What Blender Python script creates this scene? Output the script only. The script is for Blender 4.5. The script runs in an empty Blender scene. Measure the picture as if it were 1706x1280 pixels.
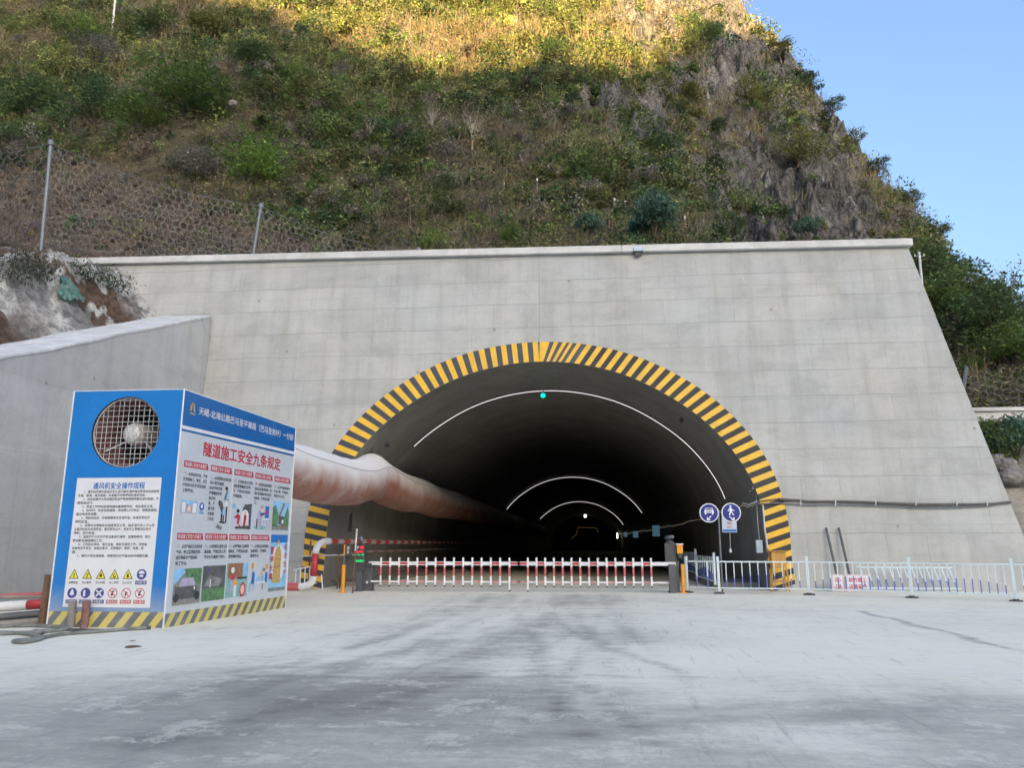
import bpy, math, random
import numpy as np
from mathutils import Vector, Matrix
R = math.radians
SC = bpy.context.scene
COL = SC.collection
random.seed(7)
RNG = np.random.default_rng(11)

# ------------------------------------------------------------------ camera maths
F, CX, CY, EYE = 1280.0, 853.0, 640.0, 1.6
PITCH = math.atan((908 - 640) / F)
YAW = math.atan(132 * math.cos(PITCH) / F)
FW = (-math.sin(YAW) * math.cos(PITCH), math.cos(YAW) * math.cos(PITCH), math.sin(PITCH))
RT = (math.cos(YAW), math.sin(YAW), 0)
UP = (math.sin(YAW) * math.sin(PITCH), -math.cos(YAW) * math.sin(PITCH), math.cos(PITCH))

def ray(px, py):
    a, b = (px - CX) / F, -(py - CY) / F
    return tuple(FW[i] + a * RT[i] + b * UP[i] for i in range(3))

def at_y(px, py, y):
    d = ray(px, py); t = y / d[1]
    return (d[0] * t, y, EYE + d[2] * t)

def at_x(px, py, x):
    d = ray(px, py); t = x / d[0]
    return (x, d[1] * t, EYE + d[2] * t)

def at_ground(px, py, z=0.0):
    d = ray(px, py); t = (z - EYE) / d[2]
    return (d[0] * t, d[1] * t, z)

cam_d = bpy.data.cameras.new('camera'); cam = bpy.data.objects.new('camera', cam_d); COL.objects.link(cam)
cam.location = (0, 0, EYE); cam.rotation_euler = (math.pi / 2 + PITCH, 0, YAW)
cam_d.sensor_width = 36; cam_d.lens = 36 * F / 1706; cam_d.clip_end = 3000; cam_d.clip_start = 0.05
SC.camera = cam

# ------------------------------------------------------------------ materials
MATS = {}
def new_mat(name):
    m = bpy.data.materials.new(name); m.use_nodes = True
    nt = m.node_tree; b = nt.nodes['Principled BSDF']
    MATS[name] = m
    return m, nt, b

def nd(nt, typ, **kw):
    n = nt.nodes.new(typ)
    for k, v in kw.items():
        if k.startswith('i_'):
            key = k[2:]
            key = int(key) if key.isdigit() else key.replace('_', ' ')
            n.inputs[key].default_value = v
        else:
            setattr(n, k, v)
    return n

def ramp(nt, src, stops):
    r = nt.nodes.new('ShaderNodeValToRGB')
    el = r.color_ramp.elements
    while len(el) > 1: el.remove(el[-1])
    el[0].position = stops[0][0]; el[0].color = (*stops[0][1], 1) if len(stops[0][1]) == 3 else stops[0][1]
    for p, c in stops[1:]:
        e = el.new(p); e.color = (*c, 1)
    nt.links.new(src, r.inputs[0])
    return r.outputs[0]

def noise(nt, vec, scale, detail=5, rough=0.6, dist=0.0):
    n = nt.nodes.new('ShaderNodeTexNoise')
    n.inputs['Scale'].default_value = scale; n.inputs['Detail'].default_value = detail
    n.inputs['Roughness'].default_value = rough; n.inputs['Distortion'].default_value = dist
    if vec is not None: nt.links.new(vec, n.inputs['Vector'])
    return n.outputs['Fac']

def mixc(nt, fac, a, b, mode='MIX'):
    n = nt.nodes.new('ShaderNodeMix'); n.data_type = 'RGBA'; n.blend_type = mode
    for sock, v in ((n.inputs[0], fac), (n.inputs[6], a), (n.inputs[7], b)):
        if isinstance(v, (int, float)): sock.default_value = v
        elif isinstance(v, tuple): sock.default_value = (*v, 1) if len(v) == 3 else v
        else: nt.links.new(v, sock)
    return n.outputs[2]

def mth(nt, op, a, b=None, clamp=False):
    n = nt.nodes.new('ShaderNodeMath'); n.operation = op; n.use_clamp = clamp
    for s, v in ((n.inputs[0], a), (n.inputs[1], b)):
        if v is None: continue
        if isinstance(v, (int, float)): s.default_value = v
        else: nt.links.new(v, s)
    return n.outputs[0]

def mapping(nt, scale=(1, 1, 1), loc=(0, 0, 0), rot=(0, 0, 0), coord='Object'):
    tc = nt.nodes.new('ShaderNodeTexCoord'); mp = nt.nodes.new('ShaderNodeMapping')
    mp.inputs['Scale'].default_value = scale; mp.inputs['Location'].default_value = loc; mp.inputs['Rotation'].default_value = rot
    nt.links.new(tc.outputs[coord], mp.inputs['Vector'])
    return mp.outputs[0]

def bump(nt, b, h, strength=0.3, dist=0.02):
    n = nt.nodes.new('ShaderNodeBump'); n.inputs['Strength'].default_value = strength; n.inputs['Distance'].default_value = dist
    nt.links.new(h, n.inputs['Height']); nt.links.new(n.outputs[0], b.inputs['Normal'])

def basic(name, col, rough=0.6, metal=0.0, var=0.25, scale=6.0, dirt=None, dirt_amt=0.5, bmp=0.0, stretch=(1, 1, 1)):
    """one colour, mottled by two noises; dirt = second colour laid on in blotches"""
    m, nt, b = new_mat(name)
    v = mapping(nt, stretch)
    f = noise(nt, v, scale, 6, 0.65)
    lo = tuple(c * (1 - var) for c in col); hi = tuple(min(1, c * (1 + var)) for c in col)
    c = ramp(nt, f, [(0.3, lo), (0.7, hi)])
    if dirt:
        f2 = noise(nt, v, scale * 0.45, 8, 0.7, 0.4)
        k = ramp(nt, f2, [(0.5 - 0.25 * dirt_amt, (0, 0, 0)), (0.85 - 0.25 * dirt_amt, (dirt_amt,) * 3)])
        c = mixc(nt, k, c, dirt)
    nt.links.new(c, b.inputs['Base Color'])
    b.inputs['Roughness'].default_value = rough; b.inputs['Metallic'].default_value = metal
    if bmp: bump(nt, b, f, bmp)
    return m

def glow(name, col, strength):
    m, nt, b = new_mat(name)
    b.inputs['Base Color'].default_value = (*col, 1)
    b.inputs['Emission Color'].default_value = (*col, 1); b.inputs['Emission Strength'].default_value = strength
    return m

def concrete_panels(name, base, warm, cool, bw=1.38, bh=1.03, plane='xz', seam=0.52):
    m, nt, b = new_mat(name)
    tc = nt.nodes.new('ShaderNodeTexCoord'); sx = nt.nodes.new('ShaderNodeSeparateXYZ'); nt.links.new(tc.outputs['Object'], sx.inputs[0])
    cb = nt.nodes.new('ShaderNodeCombineXYZ')
    nt.links.new(sx.outputs['X' if plane == 'xz' else 'Y'], cb.inputs[0]); nt.links.new(sx.outputs['Z'], cb.inputs[1])
    P = cb.outputs[0]
    wob = nt.nodes.new('ShaderNodeTexNoise'); wob.inputs['Scale'].default_value = 0.8; nt.links.new(P, wob.inputs['Vector'])
    ad = nt.nodes.new('ShaderNodeVectorMath'); ad.operation = 'MULTIPLY_ADD'; ad.inputs[1].default_value = (0.05, 0.11, 0)
    nt.links.new(wob.outputs['Color'], ad.inputs[0]); nt.links.new(P, ad.inputs[2])
    def brick(w, h, mort, off, smooth, vec):
        br = nt.nodes.new('ShaderNodeTexBrick'); br.offset = off; br.squash = 1
        br.inputs['Scale'].default_value = 1; br.inputs['Mortar Size'].default_value = mort; br.inputs['Mortar Smooth'].default_value = smooth
        br.inputs['Brick Width'].default_value = w; br.inputs['Row Height'].default_value = h; br.inputs['Bias'].default_value = 0
        br.inputs['Color1'].default_value = (0.0, 0, 0, 1); br.inputs['Color2'].default_value = (1, 1, 1, 1); br.inputs['Mortar'].default_value = (0.5, 0.5, 0.5, 1)
        nt.links.new(vec, br.inputs['Vector']); return br
    br = brick(bw, bh, 0.016, 0.37, 0.4, ad.outputs[0])
    rows = brick(400.0, bh, 0.03, 0.0, 0.6, ad.outputs[0])
    big = noise(nt, P, 0.22, 7, 0.62, 0.3)
    mp2 = nt.nodes.new('ShaderNodeMapping'); mp2.inputs['Scale'].default_value = (0.30, 1.15, 1); nt.links.new(P, mp2.inputs[0])
    streak = noise(nt, mp2.outputs[0], 1.0, 8, 0.68, 0.25)
    fine = noise(nt, P, 9, 8, 0.7)
    mp3 = nt.nodes.new('ShaderNodeMapping'); mp3.inputs['Scale'].default_value = (2.2, 0.16, 1); nt.links.new(P, mp3.inputs[0])
    drip = noise(nt, mp3.outputs[0], 1.0, 6, 0.6, 0.1)
    c = ramp(nt, big, [(0.32, warm), (0.5, base), (0.68, cool)])
    c = mixc(nt, 1.0, c, ramp(nt, streak, [(0.28, (0.88, 0.88, 0.88)), (0.5, (1, 1, 1)), (0.75, (1.07, 1.07, 1.07))]), 'MULTIPLY')
    c = mixc(nt, 1.0, c, ramp(nt, br.outputs['Color'], [(0, (0.955, 0.955, 0.957)), (1, (1.03, 1.03, 1.028))]), 'MULTIPLY')
    c = mixc(nt, 1.0, c, ramp(nt, fine, [(0.25, (0.93, 0.93, 0.93)), (0.7, (1.05, 1.05, 1.05))]), 'MULTIPLY')
    c = mixc(nt, 1.0, c, ramp(nt, drip, [(0.3, (0.88, 0.87, 0.85)), (0.5, (1.0, 1.0, 1.0)), (0.7, (1.04, 1.04, 1.04))]), 'MULTIPLY')
    bigp = brick(4.14, 2.06, 0.0, 0.43, 0.0, ad.outputs[0])
    c = mixc(nt, 1.0, c, ramp(nt, bigp.outputs['Color'], [(0, (0.955, 0.955, 0.95)), (1, (1.035, 1.035, 1.04))]), 'MULTIPLY')
    mot = noise(nt, P, 0.55, 10, 0.7, 0.6)
    c = mixc(nt, 1.0, c, ramp(nt, mot, [(0.34, (0.87, 0.87, 0.865)), (0.5, (1.0, 1.0, 1.0)), (0.66, (1.07, 1.07, 1.065))]), 'MULTIPLY')
    # panel joints, broken up so that they fade in and out
    br_break = ramp(nt, noise(nt, P, 0.9, 5, 0.7), [(0.44, (0.0,) * 3), (0.66, (1,) * 3)])
    j = mth(nt, 'MULTIPLY', mth(nt, 'MULTIPLY', br.outputs['Fac'], br_break), seam)
    c = mixc(nt, j, c, tuple(x * 0.45 for x in base))
    j2 = mth(nt, 'MULTIPLY', mth(nt, 'MULTIPLY', rows.outputs['Fac'], ramp(nt, streak, [(0.35, (0.2,) * 3), (0.6, (1,) * 3)])), seam)
    c = mixc(nt, j2, c, tuple(x * 0.55 for x in base))
    pour = brick(400.0, 2.37, 0.022, 0.0, 0.7, ad.outputs[0])
    j3 = mth(nt, 'MULTIPLY', mth(nt, 'MULTIPLY', pour.outputs['Fac'], ramp(nt, drip, [(0.4, (0.1,) * 3), (0.62, (1,) * 3)])), seam * 0.7)
    c = mixc(nt, j3, c, tuple(x * 0.5 for x in base))
    sm = ramp(nt, noise(nt, P, 1.5, 10, 0.75, 0.5), [(0.62, (0,) * 3), (0.74, (0.4,) * 3)])
    c = mixc(nt, sm, c, tuple(x * 0.68 for x in base))
    # pale lime bloom and tie-bolt holes
    bloom = ramp(nt, noise(nt, ad.outputs[0], 0.75, 9, 0.72, 0.8), [(0.63, (0,) * 3), (0.75, (0.5,) * 3)])
    c = mixc(nt, bloom, c, tuple(min(0.85, x * 1.25) for x in base))
    vo = nt.nodes.new('ShaderNodeTexVoronoi'); vo.inputs['Scale'].default_value = 0.9; vo.inputs['Randomness'].default_value = 0.75; nt.links.new(P, vo.inputs['Vector'])
    hole = ramp(nt, vo.outputs['Distance'], [(0.03, (0.6,) * 3), (0.075, (0,) * 3)])
    c = mixc(nt, hole, c, tuple(x * 0.35 for x in base))
    nt.links.new(c, b.inputs['Base Color']); b.inputs['Roughness'].default_value = 0.85
    h = mth(nt, 'SUBTRACT', mth(nt, 'MULTIPLY', fine, 0.3), mth(nt, 'MULTIPLY', br.outputs['Fac'], 0.7))
    bump(nt, b, h, 0.35, 0.015)
    return m

concrete_panels('concrete_face', (0.46, 0.468, 0.455), (0.485, 0.482, 0.45), (0.44, 0.455, 0.46))
concrete_panels('concrete_wing', (0.47, 0.475, 0.475), (0.48, 0.48, 0.475), (0.43, 0.44, 0.45), bw=2.6, bh=2.1, plane='yz', seam=0.18)
basic('concrete_coping', (0.65, 0.65, 0.635), 0.85, var=0.15, scale=1.2, dirt=(0.36, 0.36, 0.35), dirt_amt=0.4, bmp=0.15)
basic('cement_white', (0.72, 0.725, 0.72), 0.9, var=0.16, scale=2.5, dirt=(0.36, 0.35, 0.33), dirt_amt=0.6, bmp=0.4)
def lining_mat():
    m, nt, b = new_mat('lining')
    tc = nt.nodes.new('ShaderNodeTexCoord'); P = tc.outputs['Object']
    sx = nt.nodes.new('ShaderNodeSeparateXYZ'); nt.links.new(P, sx.inputs[0])
    n = noise(nt, P, 0.5, 9, 0.68, 0.4); n2 = noise(nt, mapping(nt, (1.2, 1.0, 0.15)), 0.9, 7, 0.65)
    c = ramp(nt, n, [(0.3, (0.165, 0.16, 0.145)), (0.55, (0.215, 0.21, 0.19)), (0.75, (0.25, 0.245, 0.225))])
    c = mixc(nt, 1.0, c, ramp(nt, n2, [(0.3, (0.8, 0.8, 0.8)), (0.6, (1.05, 1.05, 1.05))]), 'MULTIPLY')
    fr = mth(nt, 'FRACT', mth(nt, 'DIVIDE', mth(nt, 'ADD', sx.outputs['Y'], 3.2), 6.0))
    j = ramp(nt, mth(nt, 'ABSOLUTE', mth(nt, 'SUBTRACT', fr, 0.5)), [(0.0, (0.6,) * 3), (0.006, (0.6,) * 3), (0.009, (0,) * 3)])
    c = mixc(nt, j, c, (0.07, 0.07, 0.065))
    nt.links.new(c, b.inputs['Base Color']); b.inputs['Roughness'].default_value = 0.7; bump(nt, b, n, 0.15, 0.03)
lining_mat()
basic('yellow_paint', (0.84, 0.50, 0.03), 0.5, var=0.10, scale=3, dirt=(0.55, 0.38, 0.10), dirt_amt=0.45)
basic('black_paint', (0.014, 0.016, 0.022), 0.55, var=0.35, scale=3, dirt=(0.05, 0.053, 0.06), dirt_amt=0.4)
basic('black_paint_sheen', (0.05, 0.056, 0.07), 0.45, var=0.3, scale=3, dirt=(0.05, 0.05, 0.06), dirt_amt=0.5)  # grey-blue sheen on the left and crown stripes, put into the base colour
basic('white_paint', (0.74, 0.76, 0.79), 0.45, var=0.07, scale=4, dirt=(0.55, 0.55, 0.53), dirt_amt=0.3)
basic('white_sheet', (0.72, 0.74, 0.775), 0.5, var=0.05, scale=1.3, dirt=(0.6, 0.6, 0.59), dirt_amt=0.3, bmp=0.12)
basic('red_paint', (0.50, 0.035, 0.05), 0.45, var=0.15, scale=5, dirt=(0.42, 0.22, 0.21), dirt_amt=0.3)
basic('red_faded', (0.55, 0.12, 0.13), 0.5, var=0.15, scale=5)
basic('red_ink', (0.52, 0.03, 0.06), 0.6, var=0.08)
basic('blue_ink', (0.02, 0.16, 0.50), 0.6, var=0.08)
basic('navy_ink', (0.06, 0.07, 0.28), 0.6, var=0.08)
basic('black_ink', (0.035, 0.035, 0.045), 0.6, var=0.1)
basic('grey_ink', (0.45, 0.46, 0.48), 0.6, var=0.1)
basic('gold_ink', (0.52, 0.36, 0.12), 0.5, var=0.25, scale=12)
basic('sign_yellow', (0.78, 0.68, 0.05), 0.6, var=0.06)
basic('sky_ink', (0.25, 0.52, 0.78), 0.6, var=0.2, scale=3)
basic('green_ink', (0.10, 0.22, 0.10), 0.6, var=0.5, scale=9)
basic('brown_ink', (0.30, 0.15, 0.09), 0.6, var=0.4, scale=9)
basic('grey_photo', (0.22, 0.23, 0.23), 0.6, var=0.5, scale=5)
basic('dark_photo', (0.10, 0.105, 0.11), 0.6, var=0.4, scale=5)
basic('lilac_ink', (0.42, 0.40, 0.55), 0.6, var=0.2, scale=7)
basic('teal_ink', (0.22, 0.45, 0.45), 0.6, var=0.2, scale=7)
basic('skin_ink', (0.75, 0.52, 0.40), 0.6, var=0.1)
basic('panel_white', (0.57, 0.615, 0.675), 0.4, var=0.07, scale=1.0, dirt=(0.46, 0.46, 0.45), dirt_amt=0.4, bmp=0.15)
basic('galvanised', (0.17, 0.19, 0.205), 0.5, 0.25, var=0.15, scale=7)
basic('bright_metal', (0.62, 0.62, 0.61), 0.4, 0.35, var=0.25, scale=5, dirt=(0.40, 0.38, 0.35), dirt_amt=0.4)
basic('dark_metal', (0.065, 0.07, 0.078), 0.5, 0.2, var=0.25, scale=8, dirt=(0.16, 0.16, 0.16), dirt_amt=0.4)
basic('grey_cabinet', (0.095, 0.10, 0.112), 0.5, 0.1, var=0.2, scale=6, dirt=(0.2, 0.2, 0.2), dirt_amt=0.3)
basic('rusty_steel', (0.15, 0.085, 0.055), 0.85, 0.1, var=0.4, scale=9, dirt=(0.26, 0.17, 0.11), dirt_amt=0.5, bmp=0.3)
basic('dusty_steel', (0.27, 0.25, 0.23), 0.8, 0.1, var=0.25, scale=12, dirt=(0.36, 0.34, 0.31), dirt_amt=0.5, bmp=0.2)
basic('red_brown_steel', (0.23, 0.10, 0.09), 0.8, 0.1, var=0.3, scale=9, dirt=(0.33, 0.28, 0.25), dirt_amt=0.5, bmp=0.2)
basic('fan_red', (0.19, 0.065, 0.065), 0.65, 0.1, var=0.2, scale=5, dirt=(0.30, 0.22, 0.21), dirt_amt=0.5)
basic('fan_dark', (0.035, 0.035, 0.038), 0.6, 0.2, var=0.3, scale=5)
basic('fan_silver', (0.75, 0.73, 0.71), 0.5, 0.3, var=0.15, scale=4, dirt=(0.35, 0.34, 0.32), dirt_amt=0.5)
basic('orange_paint', (0.80, 0.34, 0.03), 0.5, var=0.12, scale=6)
basic('wood_yellow', (0.55, 0.30, 0.07), 0.65, var=0.25, scale=9, dirt=(0.32, 0.19, 0.08), dirt_amt=0.4, stretch=(1, 1, 0.3))
basic('fence_white', (0.66, 0.76, 0.80), 0.4, var=0.06, scale=5, dirt=(0.5, 0.52, 0.52), dirt_amt=0.25)
basic('fence_blue', (0.14, 0.19, 0.50), 0.45, var=0.12, scale=6)
basic('rubber', (0.05, 0.05, 0.05), 0.8, var=0.3, scale=9, dirt=(0.22, 0.21, 0.2), dirt_amt=0.5)
basic('cable', (0.09, 0.085, 0.08), 0.7, var=0.3, scale=9, dirt=(0.2, 0.19, 0.18), dirt_amt=0.5)
basic('hose_grey', (0.15, 0.17, 0.15), 0.7, var=0.3, scale=9, dirt=(0.42, 0.42, 0.42), dirt_amt=0.5)
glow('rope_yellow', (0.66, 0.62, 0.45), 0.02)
basic('conduit_white', (0.6, 0.6, 0.58), 0.6, var=0.1, scale=4)
basic('box_blue_white', (0.50, 0.58, 0.68), 0.4, var=0.08, scale=5)
basic('sign_blue', (0.022, 0.03, 0.24), 0.4, var=0.08, scale=5)
basic('board_pink', (0.66, 0.56, 0.57), 0.6, var=0.1, scale=5, dirt=(0.5, 0.42, 0.42), dirt_amt=0.4)
basic('bark', (0.11, 0.085, 0.065), 0.9, var=0.35, scale=6)
basic('bark_pale', (0.36, 0.33, 0.28), 0.9, var=0.25, scale=3)
basic('rock', (0.27, 0.25, 0.23), 0.95, var=0.35, scale=2.5, dirt=(0.13, 0.12, 0.11), dirt_amt=0.6, bmp=0.6)
basic('teal_net', (0.065, 0.185, 0.16), 0.8, var=0.4, scale=6, dirt=(0.28, 0.31, 0.28), dirt_amt=0.5, bmp=0.4)
basic('net_wire', (0.19, 0.188, 0.185), 0.5, 0.4, var=0.15, scale=1)
basic('duct_dust', (0.70, 0.68, 0.69), 0.8, var=0.1)
glow('strip_light', (1.0, 0.94, 0.95), 0.21)
glow('green_lamp', (0.0, 0.9, 0.62), 0.5)
glow('tunnel_lamp', (1.0, 1.0, 0.9), 1.2)
glow('amber_line', (0.75, 0.5, 0.12), 0.008)
glow('led_red', (1.0, 0.01, 0.03), 0.22)
glow('led_green', (0.0, 0.9, 0.2), 0.13)
glow('led_white', (0.8, 0.85, 0.9), 0.09)
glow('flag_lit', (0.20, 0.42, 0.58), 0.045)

def blue_panel(name, top, z_dust):
    m, nt, b = new_mat(name)
    tc = nt.nodes.new('ShaderNodeTexCoord'); sx = nt.nodes.new('ShaderNodeSeparateXYZ'); nt.links.new(tc.outputs['Object'], sx.inputs[0])
    n = noise(nt, tc.outputs['Object'], 1.4, 6, 0.6, 0.5)
    c = ramp(nt, n, [(0.3, tuple(x * 0.9 for x in top)), (0.62, top), (0.8, (top[0] + 0.06, top[1] + 0.07, top[2] + 0.06))])
    # road dust thrown up on the lowest part of the panel
    f = mth(nt, 'ADD', mth(nt, 'MULTIPLY', sx.outputs['Z'], -1.0 / z_dust), mth(nt, 'ADD', mth(nt, 'MULTIPLY', n, 0.5), 0.72))
    k = ramp(nt, f, [(0.0, (0,) * 3), (0.9, (0.8,) * 3)])
    c = mixc(nt, k, c, (0.42, 0.45, 0.46))
    nt.links.new(c, b.inputs['Base Color']); b.inputs['Roughness'].default_value = 0.32
    mp = mapping(nt, (0.6, 0.6, 1.1))
    bump(nt, b, noise(nt, mp, 1.1, 2, 0.4), 0.25, 0.12)
blue_panel('panel_blue', (0.018, 0.205, 0.60), 0.9)
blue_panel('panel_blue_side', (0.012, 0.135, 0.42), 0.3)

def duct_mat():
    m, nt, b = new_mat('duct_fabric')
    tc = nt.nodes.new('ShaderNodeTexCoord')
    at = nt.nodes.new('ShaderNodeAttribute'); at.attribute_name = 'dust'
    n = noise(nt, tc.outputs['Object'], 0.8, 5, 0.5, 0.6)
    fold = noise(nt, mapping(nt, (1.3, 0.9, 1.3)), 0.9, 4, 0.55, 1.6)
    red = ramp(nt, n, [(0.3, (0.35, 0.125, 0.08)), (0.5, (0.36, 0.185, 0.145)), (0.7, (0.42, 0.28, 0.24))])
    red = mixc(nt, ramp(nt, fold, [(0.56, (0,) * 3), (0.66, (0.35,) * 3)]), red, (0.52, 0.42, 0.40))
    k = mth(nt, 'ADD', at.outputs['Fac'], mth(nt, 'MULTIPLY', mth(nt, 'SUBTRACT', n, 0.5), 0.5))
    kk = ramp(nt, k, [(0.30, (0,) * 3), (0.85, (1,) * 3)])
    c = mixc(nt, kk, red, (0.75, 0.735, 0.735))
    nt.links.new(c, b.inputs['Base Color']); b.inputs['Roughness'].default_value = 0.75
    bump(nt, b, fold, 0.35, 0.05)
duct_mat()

def hazard_mat(name, period, lean, axis):
    """diagonal yellow and grey bands printed along the foot of a panel"""
    m, nt, b = new_mat(name)
    tc = nt.nodes.new('ShaderNodeTexCoord'); sx = nt.nodes.new('ShaderNodeSeparateXYZ'); nt.links.new(tc.outputs['Object'], sx.inputs[0])
    u = mth(nt, 'SUBTRACT', sx.outputs[axis], mth(nt, 'MULTIPLY', sx.outputs['Z'], lean))
    f = mth(nt, 'FRACT', mth(nt, 'DIVIDE', mth(nt, 'ADD', u, 40.0), period))
    k = mth(nt, 'GREATER_THAN', f, 0.5)
    n = noise(nt, tc.outputs['Object'], 3, 7, 0.7)
    y = ramp(nt, n, [(0.3, (0.62, 0.52, 0.10)), (0.7, (0.60, 0.53, 0.24))])
    g = ramp(nt, n, [(0.3, (0.11, 0.12, 0.14)), (0.7, (0.22, 0.23, 0.24))])
    nt.links.new(mixc(nt, k, y, g), b.inputs['Base Color']); b.inputs['Roughness'].default_value = 0.6
hazard_mat('hazard_front', 0.335, 0.75, 'X')
hazard_mat('hazard_side', 0.335, 0.75, 'Y')

def ground_mat():
    m, nt, b = new_mat('road_surface')
    tc = nt.nodes.new('ShaderNodeTexCoord'); P = tc.outputs['Object']
    at = nt.nodes.new('ShaderNodeAttribute'); at.attribute_name = 'stain'
    n1 = noise(nt, P, 0.42, 14, 0.72, 0.25)
    n2 = noise(nt, mapping(nt, (0.6, 2.6, 1), rot=(0, 0, 0.35)), 1.3, 12, 0.74, 0.2)
    n3 = noise(nt, P, 7, 12, 0.8)
    n4 = noise(nt, P, 70, 6, 0.8)
    s = mth(nt, 'ADD', at.outputs['Fac'], mth(nt, 'MULTIPLY', mth(nt, 'SUBTRACT', n1, 0.5), 1.05))
    s = mth(nt, 'ADD', s, mth(nt, 'MULTIPLY', mth(nt, 'SUBTRACT', n2, 0.5), 0.85))
    s = mth(nt, 'ADD', s, mth(nt, 'MULTIPLY', mth(nt, 'SUBTRACT', n3, 0.5), 0.75))
    s = mth(nt, 'ADD', s, mth(nt, 'MULTIPLY', mth(nt, 'SUBTRACT', n4, 0.5), 0.55))
    s = mth(nt, 'ADD', mth(nt, 'MULTIPLY', s, 0.72), 0.14)
    c = ramp(nt, s, [(0.05, (0.83, 0.80, 0.675)), (0.26, (0.735, 0.71, 0.60)), (0.42, (0.56, 0.54, 0.46)), (0.58, (0.42, 0.405, 0.35)), (0.78, (0.30, 0.29, 0.25)), (1.0, (0.20, 0.194, 0.17))])
    # flakes of pale cement dust with broken edges, and scuffs along the direction of travel
    fl = noise(nt, P, 1.2, 15, 0.80, 0.15)
    c = mixc(nt, mth(nt, 'MULTIPLY', ramp(nt, fl, [(0.53, (0,) * 3), (0.58, (1,) * 3)]), 0.42), c, (0.80, 0.775, 0.66))
    sc = noise(nt, mapping(nt, (6.0, 0.5, 1), rot=(0, 0, -0.25)), 1.2, 12, 0.78, 0.1)
    c = mixc(nt, mth(nt, 'MULTIPLY', ramp(nt, sc, [(0.56, (0,) * 3), (0.63, (1,) * 3)]), 0.32), c, (0.22, 0.215, 0.20))
    sc2 = noise(nt, mapping(nt, (0.7, 5.0, 1), rot=(0, 0, 0.12)), 1.0, 13, 0.80, 0.1)
    c = mixc(nt, mth(nt, 'MULTIPLY', ramp(nt, sc2, [(0.57, (0,) * 3), (0.63, (1,) * 3)]), 0.30), c, (0.26, 0.255, 0.235))
    brown = ramp(nt, noise(nt, P, 0.33, 6, 0.6, 0.5), [(0.55, (0,) * 3), (0.75, (0.35,) * 3)])
    c = mixc(nt, brown, c, mixc(nt, 1.0, c, (0.94, 0.90, 0.82), 'MULTIPLY'))
    # grit and small chips
    vo = nt.nodes.new('ShaderNodeTexVoronoi'); vo.inputs['Scale'].default_value = 9.0; nt.links.new(P, vo.inputs['Vector'])
    chips = mth(nt, 'MULTIPLY', ramp(nt, vo.outputs['Distance'], [(0.06, (1,) * 3), (0.11, (0,) * 3)]), ramp(nt, noise(nt, P, 1.7, 4, 0.7), [(0.52, (0,) * 3), (0.68, (0.55,) * 3)]))
    c = mixc(nt, chips, c, (0.13, 0.125, 0.115))
    nt.links.new(c, b.inputs['Base Color'])
    rr = ramp(nt, s, [(0.1, (0.9,) * 3), (0.8, (0.55,) * 3)]); nt.links.new(rr, b.inputs['Roughness'])
    bump(nt, b, mth(nt, 'ADD', mth(nt, 'MULTIPLY', n3, 0.5), mth(nt, 'MULTIPLY', n4, 0.35)), 0.25, 0.015)
ground_mat()

def attr_mat(name, rough=0.8, transl=0.0, bumpy=0.0, var=0.0, vscale=1.0, cs=1.0, lo=0.3, hi=0.7):
    m, nt, b = new_mat(name)
    at = nt.nodes.new('ShaderNodeAttribute'); at.attribute_name = 'tint'
    c = at.outputs['Color']
    if var:
        tc = nt.nodes.new('ShaderNodeTexCoord')
        n = noise(nt, tc.outputs['Object'], vscale, 8, 0.72, 0.3)
        c = mixc(nt, 1.0, c, ramp(nt, n, [(lo, (1 - var,) * 3), (hi, (1 + var,) * 3)]), 'MULTIPLY')
        if bumpy:
            ra = nt.nodes.new('ShaderNodeAttribute'); ra.attribute_name = 'rock'
            wv = nt.nodes.new('ShaderNodeVectorMath'); wv.operation = 'MULTIPLY_ADD'; wv.inputs[1].default_value = (1.6, 1.6, 1.6)
            nz = nt.nodes.new('ShaderNodeTexNoise'); nz.inputs['Scale'].default_value = 0.6; nz.inputs['Detail'].default_value = 4; nt.links.new(tc.outputs['Object'], nz.inputs['Vector'])
            mp = nt.nodes.new('ShaderNodeMapping'); mp.inputs['Scale'].default_value = (0.75 * cs, 0.4 * cs, 0.32 * cs); nt.links.new(tc.outputs['Object'], mp.inputs[0])
            nt.links.new(nz.outputs['Color'], wv.inputs[0]); nt.links.new(mp.outputs[0], wv.inputs[2])
            vc = nt.nodes.new('ShaderNodeTexVoronoi'); vc.feature = 'DISTANCE_TO_EDGE'; vc.inputs['Scale'].default_value = 1.0; nt.links.new(wv.outputs[0], vc.inputs['Vector'])
            crack = mth(nt, 'MULTIPLY', ramp(nt, vc.outputs['Distance'], [(0.0, (1,) * 3), (0.09, (0,) * 3)]), ra.outputs['Fac'])
            c = mixc(nt, mth(nt, 'MULTIPLY', crack, 0.8), c, (0.03, 0.028, 0.026))
            hh = mth(nt, 'ADD', n, mth(nt, 'MULTIPLY', mth(nt, 'MULTIPLY', ramp(nt, vc.outputs['Distance'], [(0, (0,) * 3), (0.3, (1,) * 3)]), ra.outputs['Fac']), 1.2))
            bump(nt, b, hh, bumpy, 0.6)
    nt.links.new(c, b.inputs['Base Color']); b.inputs['Roughness'].default_value = rough
    b.inputs['Specular IOR Level'].default_value = 0.25
    if transl:
        tr = nt.nodes.new('ShaderNodeBsdfTranslucent'); nt.links.new(c, tr.inputs['Color'])
        mx = nt.nodes.new('ShaderNodeMixShader'); mx.inputs[0].default_value = transl
        out = nt.nodes['Material Output']
        nt.links.new(b.outputs[0], mx.inputs[1]); nt.links.new(tr.outputs[0], mx.inputs[2]); nt.links.new(mx.outputs[0], out.inputs[0])
    return m
attr_mat('foliage', 0.7, 0.3)
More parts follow.
